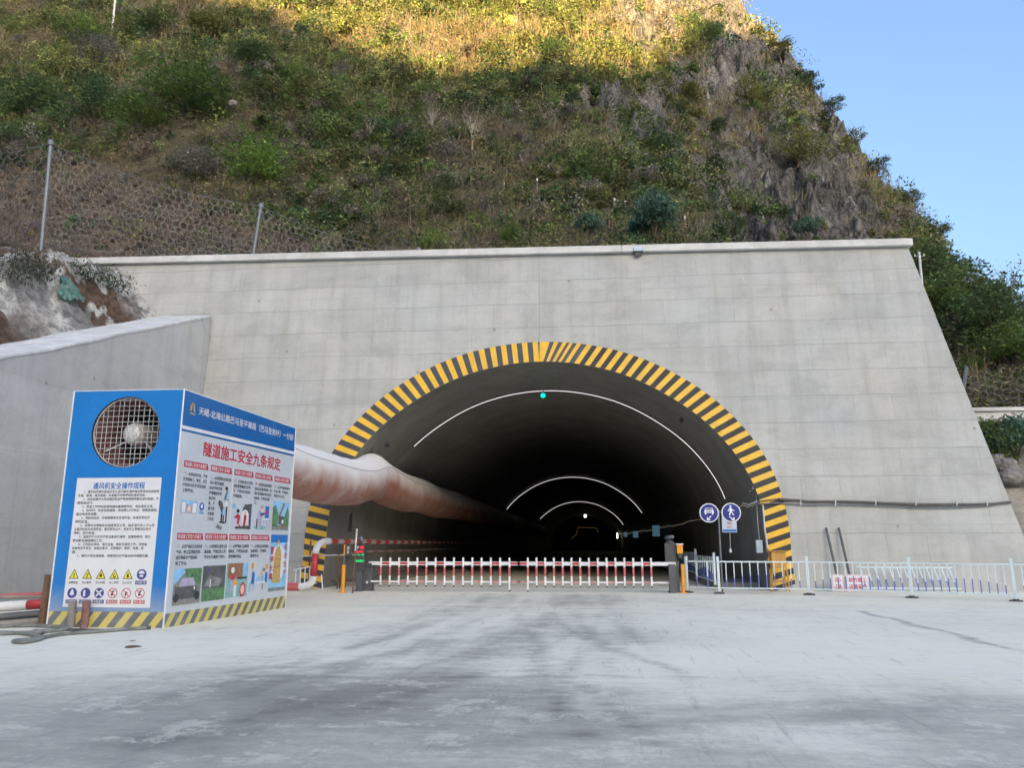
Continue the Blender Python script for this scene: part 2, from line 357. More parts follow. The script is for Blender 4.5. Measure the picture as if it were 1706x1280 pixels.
attr_mat('slope', 0.95, 0, 0.8, 0.45, 0.9)
attr_mat('bank_earth', 0.95, 0, 1.0, 0.30, 2.6, 3.2, 0.42, 0.54)

# ------------------------------------------------------------------ mesh building
def world_of(o):
    p = Vector((0, 0, 0))
    while o: p += o.location; o = o.parent
    return p

def props(o, label=None, cat=None, group=None, kind=None):
    if label: o['label'] = label
    if cat: o['category'] = cat
    if group: o['group'] = group
    if kind: o['kind'] = kind
    return o

def thing(name, label, cat, loc=(0, 0, 0), rotz=0.0, group=None):
    o = bpy.data.objects.new(name, None); COL.objects.link(o)
    o.empty_display_size = 0.3; o.location = loc; o.rotation_euler = (0, 0, rotz)
    return props(o, label, cat, group)

class MB:
    def __init__(s): s.v, s.f, s.m = [], [], []
    def face(s, pts, mi=0):
        i = len(s.v); s.v += [tuple(p) for p in pts]; s.f.append(list(range(i, i + len(pts)))); s.m.append(mi)
    def box(s, c, d, mi=0, rz=0.0, rx=0.0, ry=0.0):
        M = Matrix.Rotation(rz, 3, 'Z') @ Matrix.Rotation(ry, 3, 'Y') @ Matrix.Rotation(rx, 3, 'X'); i = len(s.v); c = Vector(c)
        for x in (-.5, .5):
            for y in (-.5, .5):
                for z in (-.5, .5): s.v.append(tuple(c + M @ Vector((x * d[0], y * d[1], z * d[2]))))
        for q in ((0, 1, 3, 2), (4, 6, 7, 5), (0, 4, 5, 1), (2, 3, 7, 6), (0, 2, 6, 4), (1, 5, 7, 3)):
            s.f.append([i + k for k in q]); s.m.append(mi)
    def bbox(s, a, b, mi=0): s.box([(a[k] + b[k]) / 2 for k in range(3)], [abs(b[k] - a[k]) for k in range(3)], mi)
    def tube(s, pts, r, seg=8, mi=0, caps=True, flat=1.0):
        pts = [Vector(p) for p in pts]; n = len(pts); rs = r if isinstance(r, (list, tuple)) else [r] * n
        i0 = len(s.v); side = None
        for k in range(n):
            d = (pts[min(k + 1, n - 1)] - pts[max(k - 1, 0)]).normalized()
            if side is None:
                side = d.cross(Vector((0, 0, 1)))
                if side.length < 1e-3: side = Vector((1, 0, 0))
            side = (side - d * side.dot(d)).normalized(); up = side.cross(d)
            for j in range(seg):
                a = 2 * math.pi * j / seg
                s.v.append(tuple(pts[k] + rs[k] * (math.cos(a) * side + math.sin(a) * flat * up)))
        for k in range(n - 1):
            for j in range(seg):
                a, b = i0 + k * seg + j, i0 + k * seg + (j + 1) % seg
                s.f.append([a, b, b + seg, a + seg]); s.m.append(mi)
        if caps:
            s.f.append([i0 + j for j in range(seg)][::-1]); s.m.append(mi)
            s.f.append([i0 + (n - 1) * seg + j for j in range(seg)]); s.m.append(mi)
    def lathe(s, prof, axis_pt, axis='z', seg=20, mi=0):
        """prof: (radius, height) pairs turned about an axis through axis_pt"""
        i0 = len(s.v)
        for (r, h) in prof:
            for j in range(seg):
                a = 2 * math.pi * j / seg; x, y = r * math.cos(a), r * math.sin(a)
                p = (x, y, h) if axis == 'z' else ((x, h, y) if axis == 'y' else (h, x, y))
                s.v.append(tuple(axis_pt[k] + p[k] for k in range(3)))
        for k in range(len(prof) - 1):
            for j in range(seg):
                a, b = i0 + k * seg + j, i0 + k * seg + (j + 1) % seg
                s.f.append([a, b, b + seg, a + seg]); s.m.append(mi)
    def disc(s, c, r, u, v, seg=20, mi=0, r0=0.0, a0=0.0, a1=2 * math.pi):
        c, u, v = Vector(c), Vector(u), Vector(v)
        P = lambda rr, a: c + rr * (math.cos(a) * u + math.sin(a) * v)
        if r0 == 0 and a1 - a0 > 6.28: s.face([P(r, a0 + (a1 - a0) * k / seg) for k in range(seg)], mi)
        else:
            for k in range(seg):
                a, b = a0 + (a1 - a0) * k / seg, a0 + (a1 - a0) * (k + 1) / seg
                s.face([P(r0, a), P(r, a), P(r, b), P(r0, b)] if r0 > 0 else [c, P(r, a), P(r, b)], mi)
    def build(s, name, mats, parent=None, local=False, smooth=False, bevel=0.0):
        me = bpy.data.meshes.new(name)
        o = Vector((0, 0, 0))
        if parent and not local: o = world_of(parent)
        me.from_pydata([tuple(Vector(p) - o) for p in s.v], [], s.f)
        if isinstance(mats, str): mats = [mats]
        for m in mats: me.materials.append(MATS[m])
        if len(mats) > 1: me.polygons.foreach_set('material_index', s.m)
        if smooth: me.polygons.foreach_set('use_smooth', [True] * len(s.f))
        me.update()
        ob = bpy.data.objects.new(name, me); COL.objects.link(ob)
        if parent: ob.parent = parent
        if bevel:
            b = ob.modifiers.new('bevel', 'BEVEL'); b.width = bevel; b.segments = 2; b.limit_method = 'ANGLE'
        return ob

def copy_tree(o, parent=None):
    c = o.copy(); COL.objects.link(c)
    if parent: c.parent = parent
    for ch in [x for x in bpy.data.objects if x.parent == o]: copy_tree(ch, c)
    return c

def lettering(body, origin, u, v, w, h, mat, parent, name='lettering', bold=0.0, lift=0.004, local=False, keep=False, align='LEFT', space=1.0, res=2):
    """text fitted into a w x h box whose lower left corner is origin; u, v = unit directions"""
    c = bpy.data.curves.new('txt', 'FONT'); c.body = body; c.size = 1; c.resolution_u = res; c.space_line = space; c.align_x = align
    o = bpy.data.objects.new('txt', c); COL.objects.link(o)
    dg = bpy.context.evaluated_depsgraph_get(); dg.update()
    me = bpy.data.meshes.new_from_object(o.evaluated_get(dg))
    bpy.data.objects.remove(o); bpy.data.curves.remove(c)
    n = len(me.vertices); co = np.zeros(n * 3); me.vertices.foreach_get('co', co); co = co.reshape(-1, 3)
    lo, hi = co.min(0), co.max(0)
    sx = w / (hi[0] - lo[0]); sy = h / (hi[1] - lo[1])
    if keep: sx = sy = min(sx, sy)
    u, v, q = Vector(u), Vector(v), Vector(origin)
    nrm = np.array(u.cross(v)) * lift
    base = np.array(q - (world_of(parent) if parent and not local else Vector((0, 0, 0))))
    P = base + nrm + np.outer((co[:, 0] - lo[0]) * sx, np.array(u)) + np.outer((co[:, 1] - lo[1]) * sy, np.array(v))
    if bold:                                       # overprint, shifted by a hair, for heavier strokes
        nl = len(me.loops); li = np.zeros(nl, dtype=np.int32); me.loops.foreach_get('vertex_index', li)
        ls = np.zeros(len(me.polygons), dtype=np.int32); me.polygons.foreach_get('loop_start', ls)
        sh = [(0, 0), (bold, 0), (0, bold), (bold, bold)]
        V4 = np.concatenate([P + np.array(u) * (dx * sy) + np.array(v) * (dy * sy) + np.array(u.cross(v)) * (0.0003 * i) for i, (dx, dy) in enumerate(sh)])
        bpy.data.meshes.remove(me); me = bpy.data.meshes.new(name)
        me.vertices.add(4 * n); me.vertices.foreach_set('co', V4.astype(np.float32).ravel())
        me.loops.add(4 * nl); me.loops.foreach_set('vertex_index', np.concatenate([li + n * i for i in range(4)]).astype(np.int32))
        me.polygons.add(4 * len(ls)); me.polygons.foreach_set('loop_start', np.concatenate([ls + nl * i for i in range(4)]).astype(np.int32))
        me.update(calc_edges=True)
    else: me.vertices.foreach_set('co', P.ravel())
    me.materials.clear(); me.materials.append(MATS[mat]); me.update(); me.name = name
    ob = bpy.data.objects.new(name, me); COL.objects.link(ob)
    if parent: ob.parent = parent
    return ob

def mesh_np(name, V, Fq, mat, parent=None, tint=None, smooth=False, extra=None):
    """quads from numpy arrays, with an optional per-vertex colour"""
    me = bpy.data.meshes.new(name)
    if parent: V = V - np.array(world_of(parent))
    nv, nf, k = len(V), len(Fq), Fq.shape[1]
    me.vertices.add(nv); me.vertices.foreach_set('co', np.ascontiguousarray(V, dtype=np.float32).ravel())
    me.loops.add(nf * k); me.loops.foreach_set('vertex_index', np.ascontiguousarray(Fq, dtype=np.int32).ravel())
    me.polygons.add(nf); me.polygons.foreach_set('loop_start', np.arange(0, nf * k, k, dtype=np.int32))
    if smooth: me.polygons.foreach_set('use_smooth', np.ones(nf, dtype=bool))
    me.update(calc_edges=True)
    if tint is not None:
        a = me.attributes.new('tint', 'FLOAT_COLOR', 'POINT')
        a.data.foreach_set('color', np.ascontiguousarray(np.c_[tint, np.ones(nv)], dtype=np.float32).ravel())
    for nm, arr in (extra or {}).items():
        a = me.attributes.new(nm, 'FLOAT', 'POINT'); a.data.foreach_set('value', np.ascontiguousarray(arr, dtype=np.float32))
    me.materials.append(MATS[mat])
    o = bpy.data.objects.new(name, me); COL.objects.link(o)
    if parent: o.parent = parent
    return o

# ------------------------------------------------------------------ numpy noise
def _hash(ix, iy, seed):
    h = (ix.astype(np.int64) * 374761393 + iy.astype(np.int64) * 668265263 + seed * 1442695041) & 0x7fffffff
    h = ((h ^ (h >> 13)) * 1274126177) & 0x7fffffff
    return ((h ^ (h >> 16)) & 0xffff) / 65535.0

def vnoise(x, y, seed=0):
    x, y = np.asarray(x, float), np.asarray(y, float)
    ix, iy = np.floor(x), np.floor(y); fx, fy = x - ix, y - iy
    fx, fy = fx * fx * (3 - 2 * fx), fy * fy * (3 - 2 * fy)
    a, b = _hash(ix, iy, seed), _hash(ix + 1, iy, seed); c, d = _hash(ix, iy + 1, seed), _hash(ix + 1, iy + 1, seed)
    return (a * (1 - fx) + b * fx) * (1 - fy) + (c * (1 - fx) + d * fx) * fy

def fbm(x, y, seed=0, octv=4, gain=0.5):
    t, amp, f, tot = 0, 1.0, 1.0, 0
    for k in range(octv):
        t = t + amp * vnoise(np.asarray(x) * f, np.asarray(y) * f, seed + 17 * k); tot += amp; amp *= gain; f *= 2.03
    return t / tot

def sstep(a, b, x):
    t = np.clip((np.asarray(x, float) - a) / (b - a), 0, 1); return t * t * (3 - 2 * t)

# ------------------------------------------------------------------ light
SUN_EL, SUN_AZ = R(9), R(22)             # behind the camera, a little to its right
SUN = Vector((math.sin(SUN_AZ) * math.cos(SUN_EL), -math.cos(SUN_AZ) * math.cos(SUN_EL), math.sin(SUN_EL)))
w = bpy.data.worlds.new('World'); SC.world = w; w.use_nodes = True
sky = w.node_tree.nodes.new('ShaderNodeTexSky'); sky.sky_type = 'NISHITA'; sky.sun_disc = False
sky.sun_elevation = SUN_EL; sky.sun_rotation = math.pi - SUN_AZ
sky.air_density = 0.8; sky.dust_density = 10.0; sky.ozone_density = 2.0; sky.altitude = 300
bg = w.node_tree.nodes['Background']; bg.inputs['Strength'].default_value = 0.15
w.node_tree.links.new(sky.outputs[0], bg.inputs[0])
sd = bpy.data.lights.new('sun', 'SUN'); sd.energy = 5.0; sd.angle = R(0.3); sd.color = (1.0, 0.67, 0.27)
so = bpy.data.objects.new('sun', sd); COL.objects.link(so); so.rotation_euler = SUN.to_track_quat('Z', 'Y').to_euler()
vs = SC.view_settings; SC.display_settings.display_device = 'sRGB'
vs.view_transform = 'Standard'; vs.look = 'None'; vs.exposure = 2.3; vs.gamma = 1.0; vs.use_curve_mapping = False

# ------------------------------------------------------------------ terrain
RA = np.array([-1.4, -0.6, 0.0, 0.15, 0.24, 0.289, 0.331, 0.408, 0.47, 0.52, 0.6, 0.8, 1.4])
RY = np.array([175, 175, 175, 172, 170, 160, 150, 130, 110, 100, 95, 95, 95.])
RZ = np.array([172, 172, 175, 155, 130, 110, 89.5, 63, 39, 24, 16, 12, 10.])
SA = np.array([-1.4, 0.28, 0.40, 0.484, 0.51, 0.556, 0.62, 0.8, 1.4])
SY = np.array([75, 75, 75, 75, 70, 62, 58, 55, 55.])
SZ = np.array([0, 4, 18, 23.5, 20.5, 17.0, 14.5, 13.5, 13.])

def rockiness(x, y):
    a = x / y
    m = sstep(0.0, 0.10, a + (fbm(x / 14, y / 14, 5) - 0.5) * 0.22) * sstep(0.45, 0.36, a) * sstep(58, 78, y + (fbm(x / 9, y / 9, 6) - 0.5) * 26)
    return m * sstep(0.24, 0.40, fbm(x / 6.5, y / 9.0, 9))

def T(x, y):
    x, y = np.asarray(x, float), np.asarray(y, float)
    a = x / y
    right = sstep(9.5, 12.8, x)
    zf = 12.3 * (1 - right) + right * np.interp(y, [28.6, 29.2, 30, 31, 35, 40], [-0.8, 0.9, 2.7, 4.0, 7.2, 7.5])
    yf = 33 + 7 * right
    Yr, Zr = np.interp(a, RA, RY), np.interp(a, RA, RZ)
    t = np.clip((y - yf) / (Yr - yf), 0, 1)
    z1 = zf + (Zr - zf) * t ** 1.35 - np.maximum(y - Yr, 0) * 0.7
    Ys, Zs = np.interp(a, SA, SY), np.interp(a, SA, SZ)
    t2 = np.clip((y - yf) / (Ys - yf), 0, 1)
    z2 = zf + (Zs - zf) * t2 ** 0.9 - np.maximum(y - Ys, 0) * 0.5
    z = np.maximum(z1, z2)
    z = z + 12.5 * np.exp(-((x + 40) / 16) ** 2 - ((y - 74) / 10) ** 2) + 4.0 * np.exp(-((x + 62) / 14) ** 2 - ((y - 70) / 10) ** 2)
    fade = sstep(34, 46, y)
    z = z + fade * ((fbm(x / 13, y / 13, 1) - 0.5) * 5.0 + (fbm(x / 4.0, y / 4.0, 2) - 0.5) * 1.8)
    rk = rockiness(x, y)
    rib = np.abs(fbm(x / 3.2, y / 11.0, 3, 5, 0.6) - 0.5) * 2
    z = z + rk * fade * (rib * 12.0 - 2.4 + (np.abs(fbm(x / 1.1, y / 2.2, 13, 4, 0.6) - 0.5) * 2 - 0.3) * 3.4)
    return z

def site(px, py):
    """where the sight line through a place in the photograph meets the slope"""
    for dy in range(0, 120, 3):
        d = ray(px, py + dy); tt = np.arange(31.0, 200.0, 0.25) / d[1]
        zz = EYE + d[2] * tt; g = T(d[0] * tt, d[1] * tt)
        k = np.nonzero(zz <= g)[0]
        if len(k):
            i = k[0]; return Vector((d[0] * tt[i], d[1] * tt[i], g[i]))
    return None

def grid_faces(n, m):
    i = np.arange((n - 1))[:, None] * m + np.arange(m - 1)[None, :]
    return np.stack([i, i + 1, i + m + 1, i + m], -1).reshape(-1, 4)

av = np.linspace(-1.3, 1.3, 420)
yv = np.concatenate([np.linspace(26.5, 31.4, 8), np.linspace(31.6, 60, 60), np.linspace(60.5, 185, 190), np.linspace(190, 330, 24)])
AA, YY = np.meshgrid(av, yv, indexing='ij'); XX = AA * YY
ZZ = T(XX, YY)
front = (YY < 29.25) | ((YY < 31.5) & (XX < 14.2))
ZZ = np.where(front, -2.0, ZZ)
# keep the earth clear of the tunnel bore and of the ground left of the portal
keep = ~((YY < 31.5) & (XX < 11))
tv = np.stack([XX, YY, ZZ], -1).reshape(-1, 3)
tf = grid_faces(len(av), len(yv))
tf = tf[np.all(keep.reshape(-1)[tf], axis=1)]
rk = rockiness(XX, YY)
n1 = fbm(XX / 7, YY / 7, 21); n2 = fbm(XX / 2.2, YY / 2.2, 22)
soil = np.array([0.07, 0.062, 0.040]); straw = np.array([0.10, 0.09, 0.05]); grey = np.array([0.12, 0.114, 0.106]); pale = np.array([0.25, 0.238, 0.215])
k1 = sstep(0.38, 0.62, n1)[..., None]; tc = soil * (1 - k1) + straw * k1
k2 = np.clip(rk * 1.3, 0, 1)[..., None]; k3 = sstep(0.55, 0.75, n2)[..., None]
tc = tc * (1 - k2) + (grey * (1 - k3) + pale * k3) * k2
redp = (sstep(-2, -12, XX) * sstep(4, -5, YY - (57.5 + (-25 - XX) * 0.36)))[..., None]
tc = tc * (1 - 0.7 * redp) + np.array([0.13, 0.085, 0.065]) * 0.7 * redp
dirt = (sstep(13, 14, XX) * sstep(35, 31, YY))[..., None]
tc = tc * (1 - dirt) + np.array([0.36, 0.33, 0.29]) * dirt
hill = mesh_np('mountain_slope', tv, tf, 'slope', tint=tc.reshape(-1, 3), smooth=True, extra={'rock': rk.reshape(-1)}); props(hill, kind='structure')

# the mountain across the valley, behind the camera: its shadow lies over everything but the upper slope
edge = [(0, -30), (60, 2), (130, -10), (200, -25), (300, -15), (360, 20), (410, 75), (470, 118), (528, 140), (605, 140), (640, 123), (781, 120), (806, 109), (880, 116), (915, 100),
        (985, 116), (1048, 140), (1098, 102), (1148, 56), (1204, 30), (1246, 63), (1292, 80)]
D = 620.0; crest = []
for p in edge:
    q = site(p[0], p[1] + (15 if 400 < p[0] < 1210 else 0))
    if q is None: continue
    s = (q.y + D) / (-SUN.y); pt = q + SUN * s
    crest.append((pt.x, pt.z + 0.6))
crest.sort()
cx = np.array([c[0] for c in crest]); cz = np.array([c[1] for c in crest])
ox = np.linspace(-700, 1100, 480)
ker = np.array([1, 2, 3, 2, 1.]) / 9
oz = np.interp(ox, cx, cz); oz = np.convolve(np.pad(oz, 2, mode='edge'), ker, mode='valid')
outside = np.minimum(np.abs(ox - cx[0]) * (ox < cx[0]) + np.abs(ox - cx[-1]) * (ox > cx[-1]), 120)
oz = oz + outside * 0.1 + (fbm(ox / 9, ox * 0, 31) - 0.5) * 2.5
OV = []
for (yo, fr) in [(-300, -0.02), (-350, 0.10), (-420, 0.33), (-500, 0.62), (-570, 0.88), (-D, 1.0), (-700, 0.8), (-830, 0.0)]:
    yy = yo + (fbm(ox / 17, ox * 0 + yo, 33) - 0.5) * 8 * (yo != -D)
    OV.append(np.stack([ox, yy, oz * fr + (fbm(ox / 12, ox * 0 + yo, 34) - 0.5) * 6 * (fr not in (1.0,))], -1))
OV = np.array(OV).reshape(-1, 3)
oc = np.tile(np.array([[0.085, 0.09, 0.05]]), (len(OV), 1)) * (0.7 + 0.6 * RNG.random((len(OV), 1)))
opp = mesh_np('opposite_hill', OV, grid_faces(8, len(ox)), 'slope', tint=oc); props(opp, kind='structure')

# ------------------------------------------------------------------ ground
gx = np.concatenate([[-1100, -420, -200, -90, -50, -30, -22], np.arange(-18, 18.01, 0.12), [22, 30, 50, 90, 200, 420, 1100]])
gy = np.concatenate([[-1100, -420, -200, -90, -40, -15, -4, 0, 2, 3], np.arange(3.5, 31.5, 0.12), [33, 36, 40, 50, 70, 100, 150, 220, 300]])
GX, GY = np.meshgrid(gx, gy, indexing='ij')
def track(x, y, p0, p1, p2, wd):
    """distance-based darkening of a curved wheel track (quadratic bezier on the ground)"""
    best = np.full(x.shape, 1e9)
    for t in np.linspace(0, 1, 46):
        bx = (1 - t) ** 2 * p0[0] + 2 * t * (1 - t) * p1[0] + t * t * p2[0]; by = (1 - t) ** 2 * p0[1] + 2 * t * (1 - t) * p1[1] + t * t * p2[1]
        best = np.minimum(best, np.hypot(x - bx, y - by))
    return np.exp(-(best / wd) ** 2)
def blob(x, y, px, py, rx, ry, ang=0.0):
    c = at_ground(px, py); dx, dy = x - c[0], y - c[1]; ca, sa = math.cos(ang), math.sin(ang)
    return np.exp(-((dx * ca + dy * sa) / rx) ** 2 - ((-dx * sa + dy * ca) / ry) ** 2)
g = lambda px, py: at_ground(px, py)[:2]
st = 0.05 + 0 * GX
st += 0.40 * sstep(11.5, 7.0, GY + (fbm(GX / 3, GY / 3, 41) - 0.5) * 4)
st += 0.22 * blob(GX, GY, 800, 1150, 1.7, 1.5) + 0.24 * blob(GX, GY, 940, 1075, 2.6, 1.6, 0.5) + 0.20 * blob(GX, GY, 1060, 1058, 1.6, 1.6)
st += 0.18 * blob(GX, GY, 480, 1130, 2.2, 1.8, 0.6) + 0.2 * blob(GX, GY, 640, 1180, 2.4, 1.0)
st += 0.25 * blob(GX, GY, 1000, 1000, 3.5, 2.2) * 0.6
st += 0.25 * blob(GX, GY, 200, 1235, 1.6, 0.9)
st -= 0.20 * blob(GX, GY, 1230, 1095, 3.2, 2.6) + 0.25 * blob(GX, GY, 1300, 1230, 1.0, 0.5) + 0.20 * blob(GX, GY, 200, 1090, 3, 2.2) + 0.15 * blob(GX, GY, 1550, 1080, 3, 3)
for (p0, p1, p2, wd, am) in [
    ((820, 990), (760, 1040), (350, 1120), 0.35, 0.30), ((850, 990), (800, 1060), (430, 1150), 0.35, 0.28), ((930, 990), (940, 1060), (300, 1230), 0.5, 0.28),
    ((960, 990), (1000, 1065), (560, 1170), 0.5, 0.30), ((1000, 990), (1130, 1070), (820, 1160), 0.4, 0.25), ((1706, 1180), (1200, 1190), (760, 1245), 0.22, 0.30),
    ((1706, 1165), (1250, 1170), (900, 1200), 0.18, 0.28), ((1000, 985), (1200, 1030), (1706, 1048), 0.4, 0.14), ((760, 990), (600, 1040), (150, 1060), 0.4, 0.16),
    ((60, 1150), (400, 1110), (760, 1010), 0.3, 0.2), ((0, 1190), (450, 1160), (900, 1040), 0.3, 0.18)]:
    st += am * track(GX, GY, g(*p0), g(*p1), g(*p2), wd) * (0.25 + 0.9 * fbm(GX / 0.8, GY / 0.8, 45)) * 0.85
st += 0.25 * (GY > 30)
for k in range(26):                                # thin single tyre marks fanning out of the gate
    p0 = (random.uniform(720, 1080), 990); p1 = (p0[0] + random.uniform(-160, 120), 1060); p2 = (p1[0] + random.uniform(-700, 250), random.uniform(1100, 1260))
    st += random.uniform(0.18, 0.42) * track(GX, GY, g(*p0), g(*p1), g(*p2), random.uniform(0.07, 0.16)) * sstep(0.3, 0.6, fbm(GX / 1.1 + k, GY / 1.1, 48 + k))
# slab joint and cracks
def seamline(p, q, wd, am):
    a, b = np.array(g(*p)), np.array(g(*q)); d = (b - a) / np.linalg.norm(b - a)
    wob = (fbm(GX / 1.2, GY / 1.2, 47) - 0.5) * 0.5
    s = (GX - a[0]) * d[0] + (GY - a[1]) * d[1]; off = -(GX - a[0]) * d[1] + (GY - a[1]) * d[0] + wob
    return am * np.exp(-(off / wd) ** 2) * (s > 0) * (s < np.linalg.norm(b - a))
st += seamline((1435, 1019), (1760, 1100), 0.09, 0.7) + seamline((380, 1130), (1180, 1128), 0.07, 0.30) + seamline((600, 1010), (1706, 1022), 0.10, 0.2)
gz = np.zeros_like(GX)
GV = np.stack([GX, GY, gz], -1).reshape(-1, 3)
ground = mesh_np('ground', GV, grid_faces(len(gx), len(gy)), 'road_surface', extra={'stain': st.reshape(-1)}); props(ground, kind='structure')

# ------------------------------------------------------------------ earth bank above the left wing wall
WX = -15.85
def wing_top(y): return 10.78 - 0.411 * (29.0 - np.asarray(y, float))
bx = np.concatenate([np.linspace(-18.02, -21.5, 80), np.linspace(-21.7, -46, 36)]); by = np.linspace(14, 31.5, 260)
BX, BY = np.meshgrid(bx, by, indexing='ij')
rise = sstep(-18.0, -20.6, BX) * (2.9 + (fbm(BX / 2.5, BY / 2.5, 51) - 0.5) * 1.2) + np.maximum(-20.6 - BX, 0) * 0.16
rise = rise * (1 - 0.28 * sstep(26.5, 30.0, BY))
BZ = wing_top(BY) - 0.12 + rise + ((fbm(BX / 0.9, BY / 0.9, 52, 5, 0.65) - 0.5) * 0.9 + (np.abs(fbm(BX / 0.5, BY / 0.7, 58, 4, 0.6) - 0.5) - 0.15) * 0.8) * sstep(-18.05, -18.6, BX)
h = rise / 3.2; nn = fbm(BX / 1.1, BY / 1.6, 53, 5, 0.6); nl = fbm(BX / 3.1, BY / 3.1, 54)
white = np.array([0.80, 0.775, 0.735]); cgrey = np.array([0.40, 0.39, 0.37]); rsoil = np.array([0.20, 0.13, 0.095]); brn = np.array([0.17, 0.12, 0.08])
kk = sstep(0.50, 0.58, nn)[..., None]; bc = white * (1 - kk) + cgrey * kk
low = (sstep(0.42, 0.30, h + (nl - 0.5) * 0.5) * sstep(24.5, 22.0, BY + (nn - 0.5) * 3))[..., None]
top = sstep(0.86, 1.0, h + (nn - 0.5) * 0.5)[..., None]
spot = (sstep(0.57, 0.60, fbm(BX / 0.8, BY / 1.2, 56)) * sstep(24.5, 26, BY) * sstep(29.5, 28, BY))[..., None]
bc = bc * (1 - low) + rsoil * low; bc = bc * (1 - top) + (rsoil * 0.5 + brn * 0.5) * top; bc = bc * (1 - spot) + rsoil * spot
bank = mesh_np('earth_bank', np.stack([BX, BY, BZ], -1).reshape(-1, 3), grid_faces(len(bx), len(by))[:, ::-1], 'bank_earth', tint=bc.reshape(-1, 3), smooth=True, extra={'rock': np.full(BX.size, 0.16)}); props(bank, kind='structure')

# ------------------------------------------------------------------ tunnel portal
BAT, Y0 = 0.1, 29.0
def face_pt(px, py, lift=0.0):
    d = ray(px, py); t = (Y0 - lift + BAT * EYE) / (d[1] - BAT * d[2])
    return (d[0] * t, d[1] * t, EYE + d[2] * t)
XC, ZC = -1.9, 2.2
IN_A = np.array([0, 15, 30, 45, 60, 75, 83, 90, 97, 107.]); IN_R = np.array([6.58, 6.64, 6.83, 7.12, 7.56, 8.0, 8.16, 8.2, 8.25, 8.58])
OU_A = np.array([0, 15, 33, 45, 57, 72, 80, 90, 97, 107.]); OU_R = np.array([7.42, 7.5, 7.78, 8.06, 8.40, 8.82, 8.96, 9.06, 9.12, 9.46])
def cub(a, xs, ys):
    """smooth interpolation (Catmull-Rom through the samples)"""
    a = min(max(a, xs[0]), xs[-1]); k = min(int(np.searchsorted(xs, a, side='right')) - 1, len(xs) - 2)
    t = (a - xs[k]) / (xs[k + 1] - xs[k])
    m = lambda i: 0.0 if i == 0 else ((ys[i] - ys[i - 1]) / (xs[i] - xs[i - 1]) if i == len(xs) - 1 else (ys[i + 1] - ys[i - 1]) / (xs[i + 1] - xs[i - 1]))
    hh = xs[k + 1] - xs[k]
    return (2 * t ** 3 - 3 * t ** 2 + 1) * ys[k] + (t ** 3 - 2 * t ** 2 + t) * hh * m(k) + (-2 * t ** 3 + 3 * t ** 2) * ys[k + 1] + (t ** 3 - t ** 2) * hh * m(k + 1)
def polar(theta, r): return (XC + r * math.sin(R(theta)), ZC + r * math.cos(R(theta)))
def rin(th): return cub(abs(th), IN_A, IN_R)
def rout(th): return cub(abs(th), OU_A, OU_R)
TH_MAX = 105.3
ths = np.linspace(-TH_MAX, TH_MAX, 97)
portal = thing('tunnel_portal', 'large grey concrete tunnel portal with black and yellow striped arch', 'tunnel', (XC, Y0, 0))
def P3(x, z, lift=0.0): return (x, Y0 + BAT * z - lift, z)
tl, tr_ = face_pt(172, 444), face_pt(1513, 412)
br_ = face_pt(1700, 880); s_ = (br_[0] - tr_[0]) / (br_[2] - tr_[2])
XL, ZTL, ZTR = -22.5, tl[2] + 0.05, tr_[2]
XTR, XBR = tr_[0], tr_[0] + s_ * (-0.3 - tr_[2])
def ztop(x): return ZTL + (ZTR - ZTL) * (x - tl[0]) / (tr_[0] - tl[0])
def outer_hit(th):
    """where a ray from the arch centre leaves the headwall outline"""
    dx, dz = math.sin(R(th)), math.cos(R(th)); best = 1e9
    for (ax, az, bx_, bz_) in [(XL, -0.3, XL, ztop(XL)), (XL, ztop(XL), XTR, ZTR), (XTR, ZTR, XBR, -0.3), (XBR, -0.3, XL, -0.3)]:
        ex, ez = bx_ - ax, bz_ - az; den = dx * ez - dz * ex
        if abs(den) < 1e-9: continue
        t = ((ax - XC) * ez - (az - ZC) * ex) / den; u = ((ax - XC) * dz - (az - ZC) * dx) / den
        if t > 0 and -1e-6 <= u <= 1 + 1e-6: best = min(best, t)
    return polar(th, best)
corner = [math.degrees(math.atan2(x - XC, z - ZC)) for x, z in [(XL, ztop(XL)), (XTR, ZTR), (XBR, -0.3), (XL, -0.3)]]
hw = MB(); th_all = sorted(set([round(t, 4) for t in list(np.linspace(-107, 107, 97)) + [c for c in corner if abs(c) <= 107]]))
inn = [P3(*polar(t, rin(t))) for t in th_all]; out = [P3(*outer_hit(t)) for t in th_all]
bk = lambda p: (p[0], p[1] + 1.3, p[2])
for i in range(len(th_all) - 1):
    prev = None
    for f in (0, 0.33, 0.66, 1.0):
        a = tuple(inn[i][k] + (out[i][k] - inn[i][k]) * f for k in range(3)); b = tuple(inn[i + 1][k] + (out[i + 1][k] - inn[i + 1][k]) * f for k in range(3))
        if prev: hw.face([prev[0], a, b, prev[1]])
        prev = (a, b)
    hw.face([out[i], bk(out[i]), bk(out[i + 1]), out[i + 1]])
    hw.face([inn[i + 1], bk(inn[i + 1]), bk(inn[i]), inn[i]])
for s in (1, -1):                                  # feet of the wall beside the opening
    e = [polar(107 * s, rin(107)), outer_hit(107 * s), (XBR if s > 0 else XL, -0.3), (polar(107 * s, rin(107))[0], -0.6)]
    f_ = [P3(*q) for q in e]; hw.face(f_ if s < 0 else f_[::-1])
hw.build('headwall', 'concrete_face', portal)
cp = MB(); zc0, zc1 = 0.02, 0.31
Lx, Rx = XL, XTR + 0.13
